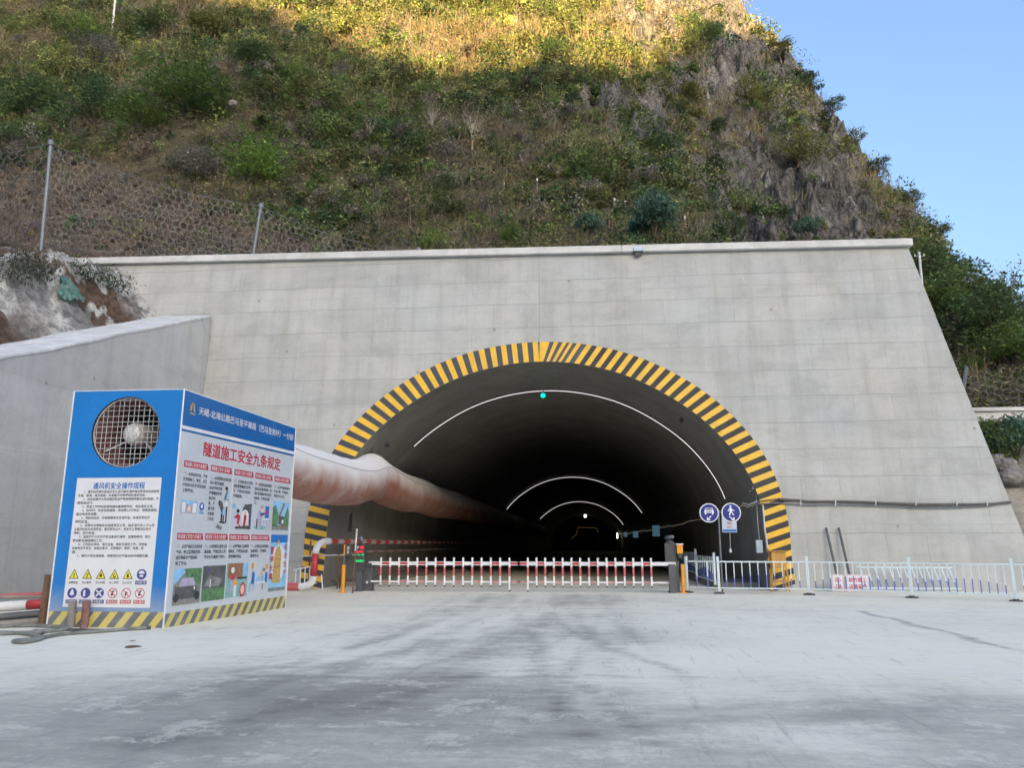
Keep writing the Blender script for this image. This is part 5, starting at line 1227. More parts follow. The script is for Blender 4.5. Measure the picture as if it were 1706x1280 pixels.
for (px_, py_, wd, ht, lab) in [(1093, 885, 0.62, 0.92, 'nearest pale blue plate hanging from the rope line on the right tunnel wall'), (1059, 891, 0.66, 0.78, 'middle pale blue plate hanging from the rope line in the tunnel'), (1042, 891, 0.6, 0.75, 'smallest pale blue plate hanging farthest along the rope line')]:
    c = at_x(px_, py_, 5.55)
    t = thing('hanging_plate', lab, 'sign plate', c, group='pale blue plates in the tunnel'); m = MB(); m.box(c, (wd, 0.04, ht)); m.build('plate', 'flag_lit', t); m = MB(); m.tube([(c[0], c[1], c[2] + ht / 2), (5.9, c[1], c[2] + ht / 2 + 0.25)], 0.02, 5); m.build('hanger', 'dark_metal', t)
c = at_x(1028.5, 893, 5.4); t = thing('wall_lamp', 'tiny elongated white lamp at the far end of the rope line', 'lamp', c); m = MB(); m.box(c, (0.22, 0.2, 1.1)); m.build('lamp_panel', 'tunnel_lamp', t, bevel=0.03); m = MB(); m.tube([c, (5.9, c[1], c[2])], 0.04, 5); m.build('bracket', 'dark_metal', t)

# flood lamp on the coping
lx, ly, lz_ = at_y(1063, 421, 30.2)
t = thing('flood_lamp', 'small square floodlight standing on the portal coping', 'floodlight', (lx, ly, lz_))
m = MB(); m.box((lx, ly, lz_ + 0.12), (0.40, 0.16, 0.30), rx=R(-15)); m.build('housing', 'dark_metal', t, bevel=0.02); m = MB(); m.box((lx, ly - 0.085, lz_ + 0.145), (0.36, 0.02, 0.20), rx=R(-15)); m.build('glass', 'box_blue_white', t); m = MB(); m.bbox((lx - 0.12, ly - 0.05, lz_ - 0.14), (lx + 0.12, ly + 0.05, lz_ - 0.01)); m.build('bracket', 'dark_metal', t)

# ------------------------------------------------------------------ water pipe and small things at the left jamb
t = thing('water_pipe', 'thick red and white water pipe rising at the left jamb and entering the tunnel', 'water pipe', (-9.8, 27.2, 0))
PX, PY = -9.85, 27.3
m = MB(); m.tube([(-13.5, 26.9, 0.14), (-10.35, 27.25, 0.14)], 0.135, 16); m.build('ground_pipe', 'red_faded', t, smooth=True)
def bend(p0, p1, p2, n_=9): return [Vector(p0).lerp(Vector(p1), k / n_).lerp(Vector(p1).lerp(Vector(p2), k / n_), k / n_) for k in range(n_ + 1)]
m = MB(); m.tube(bend((-10.35, 27.25, 0.14), (PX - 0.02, PY, 0.12), (PX, PY, 0.50)), 0.125, 16); m.build('lower_elbow', 'white_paint', t, smooth=True)
m = MB(); m.tube([(PX, PY, 0.5), (PX + 0.03, PY, 1.28)], 0.115, 16); m.build('riser', 'red_paint', t, smooth=True)
m = MB(); m.tube(bend((PX + 0.03, PY, 1.28), (PX + 0.05, PY, 1.76), (PX + 0.26, PY + 0.8, 1.72)), 0.118, 16); m.build('upper_elbow', 'white_paint', t, smooth=True)
m = MB(); ya = PY + 0.8; y_ = ya; k = 0; P0 = Vector((PX + 0.32, ya, 1.72)); DR = Vector((0.0, 1, 0.0))
P0 = Vector((PX + 0.26, ya, 1.72))
while y_ < 75:
    a = P0 + (y_ - ya) * DR; b = P0 + (y_ + 0.75 - ya) * DR; m.tube([a, b], 0.095, 12, mi=1 if k % 2 else 0, caps=False); y_ += 0.75; k += 1
m.build('wall_pipe', ['red_paint', 'bright_metal'], t, smooth=True)
t = thing('wall_pipe', 'thinner red and white banded pipe on the left tunnel wall below the thick one', 'water pipe', (-9.6, 30, 1.3)); m = MB(); y_ = 30.2; k = 0
while y_ < 70: m.tube([(-9.62, y_, 1.30), (-9.62, y_ + 0.9, 1.30)], 0.06, 10, mi=1 if k % 2 else 0, caps=False); y_ += 0.9; k += 1
m.build('tube', ['red_brown_steel', 'dusty_steel'], t, smooth=True)
for y in (32, 37, 42): 
    m = MB(); m.tube([(-9.75, y, 0.95), (-9.6, y, 1.23)], 0.02, 6); m.build('bracket', 'dark_metal', t)
for (z, mt, r_, lab, x0, x1) in [(1.20, 'bright_metal', 0.028, 'thin upper steel rail fixed across the left foot of the arch', -10.9, -8.5), (0.30, 'rusty_steel', 0.03, 'thin lower rusty rail fixed across the left foot of the arch', -9.7, -8.2)]:
    t = thing('wall_rail', lab, 'rail', (-9.8, 28.6, z)); m = MB(); m.tube([(x0, 28.75, z - 0.03), (x1, 28.55, z + 0.04)], r_, 8); m.build('bar', mt, t)
    m = MB(); m.tube([(x0 + 0.35, 28.75, 0.0), (x0 + 0.35, 28.75, 1.75 if z > 1 else 0.55)], 0.035, 8); m.tube([(x1 - 0.9, 28.6, 0.0), (x1 - 0.9, 28.6, 1.25 if z > 1 else 0.5)], 0.03, 8); m.build('upright', 'rusty_steel', t)
m = MB()
t = thing('small_frame', 'small white metal frame with uprights leaning beside the red riser pipe', 'frame', (-10.3, 27.7, 0))
m.tube([(-10.75, 27.75, 0.70), (-9.95, 27.75, 0.86)], 0.025, 8); m.build('top_bar', 'white_paint', t)
for k in range(5):
    m = MB(); x = -10.68 + k * 0.17; m.tube([(x, 27.75, 0.70 + k * 0.035), (x + 0.10, 27.5, 0.22)], 0.022, 6); m.build('upright', 'white_paint', t)
m = MB(); m.tube([(-10.6, 27.5, 0.22), (-9.8, 27.5, 0.25)], 0.022, 6); m.tube([(-9.6, 27.4, 0.55), (-9.45, 27.2, 0.0)], 0.022, 6); m.tube([(-10.6, 27.5, 0.22), (-10.62, 27.45, 0.0)], 0.022, 6); m.build('foot_bar', 'white_paint', t)

# ------------------------------------------------------------------ pipes, post, stubs and hoses at the cabin
def pipe_thing(label, pts, r_, segs, mt, group='pipes lying behind the cabin'):
    t = thing('lying_pipe', label, 'pipe', pts[0], group=group); a, b = Vector(pts[0]), Vector(pts[1])
    for (f0, f1, mm) in segs:
        m = MB(); m.tube([a.lerp(b, f0), a.lerp(b, f1)], r_, 14); m.build('section', mm, t, smooth=True)
    m = MB(); m.tube([a.lerp(b, -0.002), a.lerp(b, 0.004)], r_ * 1.08, 14); m.build('collar', 'dusty_steel', t)
pz = lambda px, py, y: at_y(px, py, y)
pipe_thing('thick white pipe with a red end band lying behind the cabin', (pz(-260, 1030, 15.6), pz(82, 1006, 15.9)), 0.105, [(0, 0.9, 'white_paint'), (0.9, 1, 'red_paint')], '')
pipe_thing('thin reddish pipe on top of the pipe stack', (pz(-260, 1006, 16.1), pz(82, 990, 16.4)), 0.045, [(0, 1, 'red_faded')], '')
pipe_thing('thin grey pipe on top of the stack left of the cabin', (pz(-260, 998, 16.3), pz(82, 995, 16.2)), 0.035, [(0, 1, 'dusty_steel')], '')
pipe_thing('dark grey pipe under the white one in the stack', (pz(-260, 1052, 15.3), pz(78, 1022, 15.6)), 0.075, [(0, 1, 'grey_cabinet')], '')
pipe_thing('pale dusty pipe lowest in the stack', (pz(-260, 1062, 15.15), pz(74, 1034, 15.4)), 0.065, [(0, 1, 'dusty_steel')], '')
pipe_thing('rust red thin pipe on the ground before the stack', (pz(-260, 1066, 14.9), pz(72, 1041, 15.2)), 0.03, [(0, 1, 'red_brown_steel')], '')
q0, q1 = at_ground(69, 1043), None
t = thing('rusty_post', 'rusty steel post standing upright at the left edge of the fan cabin', 'post', q0); m = MB(); m.tube([(q0[0], q0[1], 0), (q0[0] + 0.03, q0[1], 0.98)], 0.075, 10); m.build('tube', 'rusty_steel', t); m = MB(); m.tube([(q0[0] + 0.03, q0[1], 0.98), (q0[0] + 0.03, q0[1], 1.0)], 0.08, 10); m.build('cap', 'rusty_steel', t)
for (px0, px1, mt, lab) in [((118, 1046), (121, 1004), 'dusty_steel', 'grey dusty pipe stub standing upright in front of the cabin'), ((140, 1047), (144.5, 1003), 'red_brown_steel', 'reddish dusty pipe stub standing upright in front of the cabin')]:
    a = at_ground(*px0); y = a[1]; b = at_y(px1[0], px1[1], y)
    t = thing('pipe_stub', lab, 'pipe stub', a, group='pipe stubs before the cabin'); m = MB(); m.tube([a, b], 0.072, 14); m.build('tube', mt, t, smooth=False); m = MB(); m.tube([Vector(b) - Vector((0, 0, 0.02)), Vector(b) + Vector((0, 0, 0.015))], 0.08, 14); m.build('rim', mt, t)
def hose(label, pix, r_, mt='hose_grey'):
    pts = [at_ground(*p) for p in pix]; d_ = []
    for i in range(len(pts) - 1):
        for k in range(5):
            p = [pts[max(i - 1, 0)], pts[i], pts[i + 1], pts[min(i + 2, len(pts) - 1)]]; tt_ = k / 5
            d_.append(tuple(0.5 * (2 * p[1][c] + (p[2][c] - p[0][c]) * tt_ + (2 * p[0][c] - 5 * p[1][c] + 4 * p[2][c] - p[3][c]) * tt_ ** 2 + (-p[0][c] + 3 * p[1][c] - 3 * p[2][c] + p[3][c]) * tt_ ** 3) + (r_ if c == 2 else 0) for c in range(3)))
    d_.append((pts[-1][0], pts[-1][1], r_))
    t = thing('hose', label, 'hose', pts[0], group='grey hoses on the ground'); m = MB(); m.tube(d_, r_, 8); m.build('tube', mt, t, smooth=True)
    e = Vector(d_[-1]); dr = (e - Vector(d_[-2])).normalized(); m = MB(); m.tube([e, e + dr * 0.07], r_ * 1.25, 8); m.build('coupling', 'dark_metal', t)
hose('grey hose stretching far right along the foot of the cabin', [(-60, 1060), (20, 1058), (70, 1066), (40, 1074), (22, 1072), (60, 1068), (105, 1060), (160, 1056), (210, 1052), (244, 1050)], 0.034)
hose('grey hose bending in a narrow loop on the ground left of the cabin', [(-60, 1050), (40, 1046), (95, 1048), (117, 1050), (95, 1054), (60, 1057), (0, 1060), (-60, 1064)], 0.036)
hose('thin dark hose curled up inside the loop of the others', [(48, 1056), (62, 1053), (72, 1057), (62, 1061), (50, 1060), (48, 1057), (60, 1054), (110, 1052), (190, 1053)], 0.024, 'rubber')
for (px_, py_, sz, lab) in [(220, 1079, 0.12, 'flat dark stone chip lying on the pale ground'), (221, 1069, 0.045, 'tiny dark stone lying behind the flat chip')]:
    c = at_ground(px_, py_); m = MB(); pts = [(c[0] + sz * math.cos(a) * (1 + 0.3 * math.sin(3 * a)), c[1] + sz * 1.2 * math.sin(a), 0.006) for a in np.linspace(0, 6.28, 10)[:-1]]
    top_ = [(c[0] + (p[0] - c[0]) * 0.6, c[1] + (p[1] - c[1]) * 0.6, sz * 0.18) for p in pts]; m.face(top_)
    for k in range(9): m.face([pts[k], pts[(k + 1) % 9], top_[(k + 1) % 9], top_[k]])
    o = m.build('stone_chip', 'rusty_steel'); props(o, lab, 'stone', 'stone chips on the ground')

# ------------------------------------------------------------------ vegetation
def unit(n, rng):
    v = rng.normal(size=(n, 3)); return v / np.linalg.norm(v, axis=1, keepdims=True)
def leaf_quads(P, L, W, col, rng, droop=0.0, flat=0.5):
    """one diamond-shaped leaf per point, turned at random"""
    n = len(P); nm = unit(n, rng); nm[:, 2] = np.abs(nm[:, 2]) + flat; nm /= np.linalg.norm(nm, axis=1, keepdims=True)
    t = np.cross(nm, unit(n, rng)); t[:, 2] -= droop; t /= np.linalg.norm(t, axis=1, keepdims=True) + 1e-9
    b = np.cross(nm, t); b /= np.linalg.norm(b, axis=1, keepdims=True) + 1e-9
    L, W = np.asarray(L).reshape(-1, 1), np.asarray(W).reshape(-1, 1)
    V = np.stack([P + t * L, P + b * W - nm * L * 0.15, P - t * L, P - b * W - nm * L * 0.15], 1).reshape(-1, 3)
    return V, np.repeat(col, 4, axis=0)
def cloud_obj(name, V, C, parent=None):
    return mesh_np(name, V, np.arange(len(V)).reshape(-1, 4), 'foliage', parent, tint=C)

KIND = {'green': (.118, .165, .046), 'deep': (.066, .108, .044), 'olive': (.15, .152, .055), 'dry': (.225, .175, .095), 'grey': (.175, .155, .128), 'pink': (.175, .14, .108), 'lime': (.18, .20, .055)}
KC = np.array([KIND[k] for k in ('green', 'deep', 'olive', 'dry', 'grey', 'pink', 'lime')]) * 1.36
KC = KC * 0.86 + KC.mean(1, keepdims=True) * 0.14
rng = np.random.default_rng(5)
def scatter(n, ylo, yhi, pw):
    a = rng.uniform(-0.98, 0.80, n); y = ylo + (yhi - ylo) * rng.random(n) ** pw; x = a * y
    z = T(x, y); el = (z - EYE) / np.hypot(x, y)
    ok = (el < 0.98) & ~((x > 8.5) & (y < 40.5)) & ~((y < 33.5) & (x > -20))
    return x[ok], y[ok], z[ok]
x, y, z = scatter(21000, 32, 182, 1.2)
rk = rockiness(x, y); ok = rng.random(len(x)) > rk * 0.88; x, y, z, rk = x[ok], y[ok], z[ok], rk[ok]
S = len(x); a = x / y
w_ = np.zeros((S, 7)); d_ = fbm(x / 11, y / 11, 71); e_ = fbm(x / 5, y / 5, 72)
leftm = sstep(-0.25, -0.5, a) * sstep(95, 75, y); netm = sstep(-2, -10, x) * sstep(4, -5, y - (57.5 + (-25 - x) * 0.36)); topm = sstep(84, 100, y) * sstep(0.22, 0.05, a); rightm = sstep(0.36, 0.45, a)
w_[:, 0] = 1.5 + 2.4 * leftm + 1.0 * rightm; w_[:, 1] = 0.6 + 1.2 * leftm + 0.4 * rightm; w_[:, 2] = 1.6 + 0.3 * rightm; w_[:, 3] = 0.4 + 2.0 * topm; w_[:, 4] = 0.7; w_[:, 5] = 0.25; w_[:, 6] = 0.25 + 1.6 * topm
w_[:, :3] *= (0.25 + 2.2 * sstep(0.42, 0.62, d_))[:, None]; w_[:, 3:6] *= (0.25 + 2.2 * sstep(0.58, 0.40, d_))[:, None]
w_[:, :3] *= (1 - 0.93 * netm)[:, None]; w_[:, 5] += 3.0 * netm; w_[:, 4] += 2.0 * netm
w_[:, 1] *= 1 - 0.7 * topm; w_[:, 4] += 1.0 * rk; w_[:, 1] += 0.5 * rk; midm = sstep(-14, -2, x) * sstep(70, 52, y) * (a < 0.36); w_[:, 0] += 1.3 * midm; w_[:, 1] += 0.9 * midm; w_[:, :3] *= (1 - 0.72 * netm)[:, None]
cum = np.cumsum(w_ / w_.sum(1, keepdims=True), 1); kid = (rng.random(S)[:, None] > cum).sum(1).clip(0, 6)
rad = (0.55 + 1.5 * rng.random(S) ** 2.2) * (0.75 + y / 110) * np.where(netm > 0.5, 0.62, 1.0)
NL = 95; K = 5
lob = unit(S * K, rng).reshape(S, K, 3) * rad[:, None, None] * np.array([0.75, 0.75, 0.5]); lob[..., 2] = np.abs(lob[..., 2])
li = rng.integers(0, K, (S, NL)); base = np.stack([x, y, z - 0.15], -1)
P = base[:, None, :] + np.take_along_axis(lob, li[..., None], 1) + unit(S * NL, rng).reshape(S, NL, 3) * (rad[:, None, None] * 0.52 * rng.random((S, NL, 1)) ** 0.4)
P = P.reshape(-1, 3); L = np.repeat((0.045 + 0.0021 * y) * np.where(kid >= 3, 0.9, 1.05), NL) * rng.uniform(0.6, 1.35, S * NL)
slim = np.repeat(np.where((kid == 4) | (kid == 5) | (kid == 3), 0.22, 0.5), NL)
C = KC[kid] * np.exp(rng.normal(size=(S, 1)) * 0.32); C = C * rng.uniform(0.92, 1.08, (S, 3)); C = np.repeat(C, NL, 0) * rng.uniform(0.7, 1.35, (S * NL, 1))
flat = 0.5
V, CC = leaf_quads(P, L * np.where(slim < 0.3, 1.5, 1.0), L * slim, C, rng)
scrub = cloud_obj('hillside_scrub', V, CC); props(scrub, 'mixed green and brown scrub covering the mountain slope above the portal', 'shrubs', kind='stuff')

# larger bushes standing out of the scrub
x, y, z = scatter(2300, 34, 178, 1.15)
d_ = fbm(x / 11, y / 11, 71); netm = sstep(-2, -10, x) * sstep(4, -5, y - (57.5 + (-25 - x) * 0.36)); rk = rockiness(x, y)
ok = (rng.random(len(x)) < (0.22 + 1.1 * sstep(0.40, 0.6, d_)) * (1 - 0.95 * netm)) & (rng.random(len(x)) > rk * 0.78); x, y, z = x[ok], y[ok], z[ok]
S = len(x); NL = 460; K = 7; lit_ = sstep(86, 100, y) * sstep(0.22, 0.05, x / y)
kid = np.where(rng.random(S) < 0.5 * lit_, 6, rng.choice([0, 0, 1, 1, 2, 2, 4], S)); rad = (0.9 + 1.3 * rng.random(S) ** 1.8) * (0.75 + y / 120)
lob = unit(S * K, rng).reshape(S, K, 3) * rad[:, None, None] * np.array([0.8, 0.8, 0.75]); lob[..., 2] = np.abs(lob[..., 2]) + rad[:, None] * 0.2
lb = np.exp(rng.normal(size=(S, K)) * 0.28); li = rng.integers(0, K, (S, NL))
P = np.stack([x, y, z], -1)[:, None, :] + np.take_along_axis(lob, li[..., None], 1) + unit(S * NL, rng).reshape(S, NL, 3) * (rad[:, None, None] * 0.40 * rng.random((S, NL, 1)) ** 0.4)
L = np.repeat(0.05 + 0.0018 * y, NL) * rng.uniform(0.6, 1.3, S * NL)
C = np.repeat(KC[kid] * np.exp(rng.normal(size=(S, 1)) * 0.25), NL, 0) * np.take_along_axis(lb, li, 1).reshape(-1, 1) * rng.uniform(0.75, 1.3, (S * NL, 1))
V, CC = leaf_quads(P.reshape(-1, 3), L, L * 0.5, C, rng)
big = cloud_obj('hillside_bushes', V, CC); props(big, 'larger rounded bushes crowding the mountain slope among the scrub', 'bushes', kind='stuff')

# dry standing grass and thin stems
x, y, z = scatter(9500, 32, 175, 1.15)
d_ = fbm(x / 11, y / 11, 71); netm = sstep(-2, -10, x) * sstep(4, -5, y - (57.5 + (-25 - x) * 0.36)); topm = sstep(84, 100, y)
ok = (rng.random(len(x)) < (0.10 + 0.6 * sstep(0.52, 0.42, d_) + netm + 0.5 * topm) * (1 - 0.55 * sstep(-0.25, -0.5, x / y) * (1 - topm))) & (rng.random(len(x)) > rockiness(x, y) * 0.93); x, y, z, netm = x[ok], y[ok], z[ok], netm[ok]
S = len(x); NB = 22; hgt = np.repeat(rng.uniform(0.7, 1.9, S) * (0.7 + y / 130) * np.where(netm > 0.5, 0.65, 1), NB) * rng.uniform(0.5, 1.1, S * NB)
b0 = np.repeat(np.stack([x, y, z - 0.1], -1), NB, 0) + rng.normal(size=(S * NB, 3)) * np.array([0.5, 0.5, 0.05]) * np.repeat(0.7 + y / 110, NB)[:, None]
tipv = np.stack([rng.normal(size=S * NB) * 0.28, rng.normal(size=S * NB) * 0.28, np.ones(S * NB)], -1) * hgt[:, None]
wd = np.repeat(0.006 + 0.00034 * y, NB)[:, None]; sd_ = np.stack([rng.normal(size=S * NB), rng.normal(size=S * NB) * 0.3, np.zeros(S * NB)], -1); sd_ /= np.linalg.norm(sd_, axis=1, keepdims=True)
V = np.stack([b0 - sd_ * wd, b0 + sd_ * wd, b0 + tipv + sd_ * wd * 0.35, b0 + tipv - sd_ * wd * 0.35], 1).reshape(-1, 3)
gc = np.array([[.25, .20, .115], [.20, .16, .10], [.19, .165, .135], [.17, .16, .07]])[rng.integers(0, 4, S)] * rng.uniform(0.75, 1.35, (S, 1))
gc[netm > 0.5] = np.array([.19, .15, .125]) * rng.uniform(0.7, 1.3, (int((netm > 0.5).sum()), 1))
CC = np.repeat(np.repeat(gc, NB, 0) * rng.uniform(0.8, 1.2, (S * NB, 1)), 4, 0)
grass = cloud_obj('dry_grass', V, CC); props(grass, 'tall dry straw coloured grass and thin stems between the shrubs on the slope', 'grass', kind='stuff')

# ---- trees one can tell apart: a few kinds, built once with trunk and crown, then copied
def make_tree(kind, col, seed):
    r = np.random.default_rng(seed); rr = random.Random(seed)
    root = bpy.data.objects.new('tree', None); COL.objects.link(root)
    mb = MB(); tips = []
    P_ = dict(round=(0.10, 10, 0.46, 0.36, 3000, 0.028, 0.014, 0.035), broad=(0.30, 10, 0.38, 0.27, 2800, 0.028, 0.014, 0.03), sky=(0.36, 9, 0.44, 0.18, 1500, 0.032, 0.015, 0.028), umbrella=(0.40, 10, 0.34, 0.20, 1500, 0.055, 0.014, 0.024), bare=(0.42, 9, 0.26, 0.15, 130, 0.024, 0.010, 0.022))[kind]
    th, nb, spread, lr, nl, Ll, Lw, tr = P_
    lean_ = rr.uniform(-0.06, 0.06)
    mb.tube([(0, 0, -0.06), (lean_ * 0.4, 0.01, th * 0.5), (lean_, 0, th), (lean_ * 1.4, 0, th + 0.25)], [tr, tr * 0.85, tr * 0.7, tr * 0.35], 7)
    for k in range(nb):
        an = 2 * math.pi * k / nb + rr.uniform(-0.4, 0.4); z0 = th * rr.uniform(0.55, 1.1); up = rr.uniform(0.25, 0.62) * (1 - th * 0.4); out_ = spread * rr.uniform(0.35, 1.0)
        if kind == 'round': up = rr.uniform(0.10, 0.6)
        e = (lean_ + out_ * math.cos(an), out_ * math.sin(an), min(0.92, z0 + up)); mid_ = (lean_ + e[0] * 0.45, e[1] * 0.45, z0 + up * 0.6)
        mb.tube([(lean_, 0, z0), mid_, e], [tr * 0.5, tr * 0.32, tr * 0.12], 5); tips.append(e)
        if kind in ('bare', 'sky'):
            for q in range(3): e2 = (e[0] + rr.uniform(-.12, .12), e[1] + rr.uniform(-.12, .12), e[2] + rr.uniform(0.02, .16)); mb.tube([mid_ if q else e, e2], [tr * 0.2, tr * 0.08], 4); tips.append(e2)
    tips.append((lean_, 0, 0.84))
    mb.build('trunk', 'bark_pale' if kind == 'bare' else 'bark', root, local=True)
    tp = np.array(tips); li = r.integers(0, len(tp), nl); sc_ = r.uniform(0.65, 1.2, len(tp))
    Pp = tp[li] + unit(nl, r) * (lr * sc_[li, None] * r.random((nl, 1)) ** 0.42) * np.array([1, 1, 0.72])
    if kind == 'sky': Pp[:, 2] = tp[li][:, 2] + (Pp[:, 2] - tp[li][:, 2]) * 0.6
    Pp[:, 2] = np.maximum(Pp[:, 2], 0.02)
    cc = np.array(col)[None] * 1.28 * r.uniform(0.65, 1.4, (len(tp), 1))[li] * r.uniform(0.7, 1.35, (nl, 1)) * r.uniform(0.93, 1.07, (nl, 3))
    lr_ = r.uniform(0.7, 1.3, nl)
    V_, C_ = leaf_quads(Pp, Ll * lr_, Lw * lr_, cc, r, droop=0.8 if kind == 'umbrella' else 0.0)
    cr = cloud_obj('crown', V_, C_); cr.parent = root
    return root
PROTO, USED = {}, set()
VARI = {'bright_round': ('round', (.13, .205, .045)), 'green_round': ('round', (.11, .165, .045)), 'olive_round': ('round', (.15, .152, .052)), 'dark_round': ('round', (.066, .11, .046)), 'grey_round': ('round', (.15, .145, .12)),
        'green_broad': ('broad', (.13, .18, .055)), 'dark_broad': ('broad', (.09, .13, .052)), 'olive_broad': ('broad', (.14, .14, .05)), 'dark_sky': ('sky', (.07, .095, .04)), 'olive_sky': ('sky', (.12, .12, .042)), 'teal_umbrella': ('umbrella', (.07, .122, .085)), 'pale_bare': ('bare', (.13, .13, .075)), 'brown_bare': ('bare', (.14, .11, .08))}
def plant(vari, px_, py_, hpx, label, group, name='tree', cat='tree', pos=None):
    p = pos if pos is not None else site(px_, py_)
    if p is None: return
    h = hpx * math.hypot(p.x, p.y) / F
    if vari not in PROTO: PROTO[vari] = make_tree(*VARI[vari], seed=100 + len(PROTO) * 7); o = PROTO[vari]
    else: o = copy_tree(PROTO[vari])
    o.name = name; o.location = (p.x, p.y, p.z - 0.05 * h); s_ = h; wv = random.uniform(0.9, 1.2); o.scale = (s_ * wv, s_ * wv, s_); o.rotation_euler = (0, 0, random.uniform(0, 6.28))
    props(o, label, cat, group)
G1, G2, G3, G4 = 'trees on the mountain skyline', 'shrubs on the left slope', 'trees right of the portal', 'trees on the middle slope'
for a_ in [
    ('green_round', 318, 205, 120, 'large rounded green shrub high on the left slope, right of the white pole', G2, 'shrub', 'shrub'),
    ('bright_round', 430, 315, 100, 'bright green spreading bush above the net between the two fence posts', G2, 'shrub', 'shrub'),
    ('dark_round', 350, 200, 60, 'dark shrub beside a pale rock, just right of the large rounded shrub', G2, 'shrub', 'shrub'),
    ('bright_round', 715, 426, 52, 'bright green bush behind the coping at the shortest fence post', G2, 'shrub', 'shrub'),
    ('dark_broad', 55, 215, 100, 'dark tree near the left edge of the slope, highest there', G2, 'tree', 'tree'),
    ('green_broad', 130, 95, 85, 'green tree at the upper left below the white pole', G2, 'tree', 'tree'),
    ('dark_broad', 250, 75, 75, 'dark tree on the left spur just right of the white pole', G2, 'tree', 'tree'),
    ('olive_broad', 345, 75, 70, 'olive tree crowning the left spur against the sunlit slope', G2, 'tree', 'tree'),
    ('dark_broad', 415, 118, 66, 'dark tree where the left spur drops to the sunlit grass', G2, 'tree', 'tree'),
    ('green_broad', 490, 150, 52, 'small green tree at the tip of the left spur, below sunlit grass', G2, 'tree', 'tree'),
    ('dark_round', 545, 158, 34, 'low dark bush in front of the sunlit slope, right of the spur', G2, 'shrub', 'shrub'),
    ('dark_round', 150, 215, 90, 'broad dark green shrub on the left slope above the first fence post', G2, 'shrub', 'shrub'),
    ('grey_round', 165, 118, 60, 'greyish leafless shrub high on the left slope', G2, 'shrub', 'shrub'),
    ('grey_round', 330, 300, 62, 'greyish leafless shrub above the net near the bright bush', G2, 'shrub', 'shrub'),
    ('green_round', 230, 232, 80, 'mid green shrub on the left slope, right of the broad dark one', G2, 'shrub', 'shrub'),
    ('pale_bare', 722, 222, 66, 'pale bare forked tree on the middle slope, left of the straight one', G4, 'bare_tree', 'tree'),
    ('pale_bare', 786, 252, 92, 'pale bare straight tree standing alone on the middle slope', G4, 'bare_tree', 'tree'),
    ('brown_bare', 615, 245, 60, 'brownish bare tree on the middle slope above the long net', G4, 'bare_tree', 'tree'),
    ('dark_round', 930, 112, 62, 'dome shaped dark bush at the shadow line below the sunlit cliff', G4, 'shrub', 'shrub'),
    ('olive_round', 880, 128, 40, 'olive bush on the shadow line left of the dome shaped bush', G4, 'shrub', 'shrub'),
    ('dark_broad', 1172, 84, 62, 'dark tree clinging to the cliff top near the skyline', G4, 'tree', 'tree'),
    ('olive_round', 1098, 118, 44, 'olive bush on the cliff half in the sun', G4, 'shrub', 'shrub'),
    ('olive_broad', 1150, 190, 66, 'olive tree growing out of the shaded cliff face', G4, 'tree', 'tree'),
    ('olive_round', 1330, 275, 80, 'big olive bush standing out on the grey cliff flank', G4, 'shrub', 'shrub'),
    ('olive_round', 1245, 172, 52, 'smaller olive bush on the cliff flank above the big one', G4, 'shrub', 'shrub'),
    ('teal_umbrella', 1085, 424, 120, 'bluish green tree with drooping leaves behind the floodlight', G4, 'tree', 'tree'),
    ('teal_umbrella', 985, 412, 72, 'smaller bluish green tree left of the one behind the floodlight', G4, 'tree', 'tree'),
    ('teal_umbrella', 1345, 408, 56, 'bluish green tree just above the coping near its right end', G4, 'tree', 'tree'),
    ('green_broad', 850, 418, 58, 'green tree above the middle of the coping', G4, 'tree', 'tree'),
    ('dark_round', 1215, 404, 44, 'dark bush above the coping below the pale rock face', G4, 'shrub', 'shrub'),
    ('olive_sky', 1302, 104, 46, 'sunlit tree on the skyline, highest of them all', G1, 'tree', 'tree'),
    ('dark_sky', 1350, 168, 46, 'dark tree on the skyline, next below the sunlit one', G1, 'tree', 'tree'),
    ('dark_sky', 1388, 218, 48, 'ragged tree on the skyline level with the bare cliff flank', G1, 'tree', 'tree'),
    ('olive_sky', 1420, 262, 44, 'olive tree on the skyline about halfway down', G1, 'tree', 'tree'),
    ('dark_sky', 1462, 306, 42, 'sparse tree on the skyline above the open sky wedge', G1, 'tree', 'tree'),
    ('dark_sky', 1518, 362, 42, 'thin dark tree on the skyline above the portal corner', G1, 'tree', 'tree'),
    ('dark_sky', 1556, 412, 44, 'dark tree on the skyline right beside the portal corner', G1, 'tree', 'tree'),
    ('dark_sky', 1600, 470, 46, 'lowest dark tree on the skyline by the overhead wire', G1, 'tree', 'tree'),
    ('dark_broad', 1562, 500, 90, 'dense dark tree close to the slanting edge of the portal', G3, 'tree', 'tree'),
    ('green_broad', 1600, 560, 110, 'green tree halfway down beside the slanting edge of the portal', G3, 'tree', 'tree'),
    ('dark_broad', 1655, 600, 120, 'tall dark tree at the right edge behind the roadside wall', G3, 'tree', 'tree'),
    ('olive_broad', 1640, 540, 80, 'olive tree on the right hill behind the two dark ones', G3, 'tree', 'tree'),
    ('brown_bare', 1688, 545, 95, 'bare brown tree at the right edge of the picture', G3, 'bare_tree', 'tree'),
    ('green_broad', 1690, 630, 90, 'green tree over the roadside wall at the right edge', G3, 'tree', 'tree'),
    ('dark_sky', 1688, 512, 56, 'ragged tree against the sky at the right edge', G3, 'tree', 'tree'),
    ('green_round', 1612, 640, 46, 'low green bush behind the grey fence post right of the portal', G3, 'shrub', 'shrub')]:
    plant(a_[0], a_[1], a_[2], a_[3], a_[4], a_[5], a_[6], a_[7])

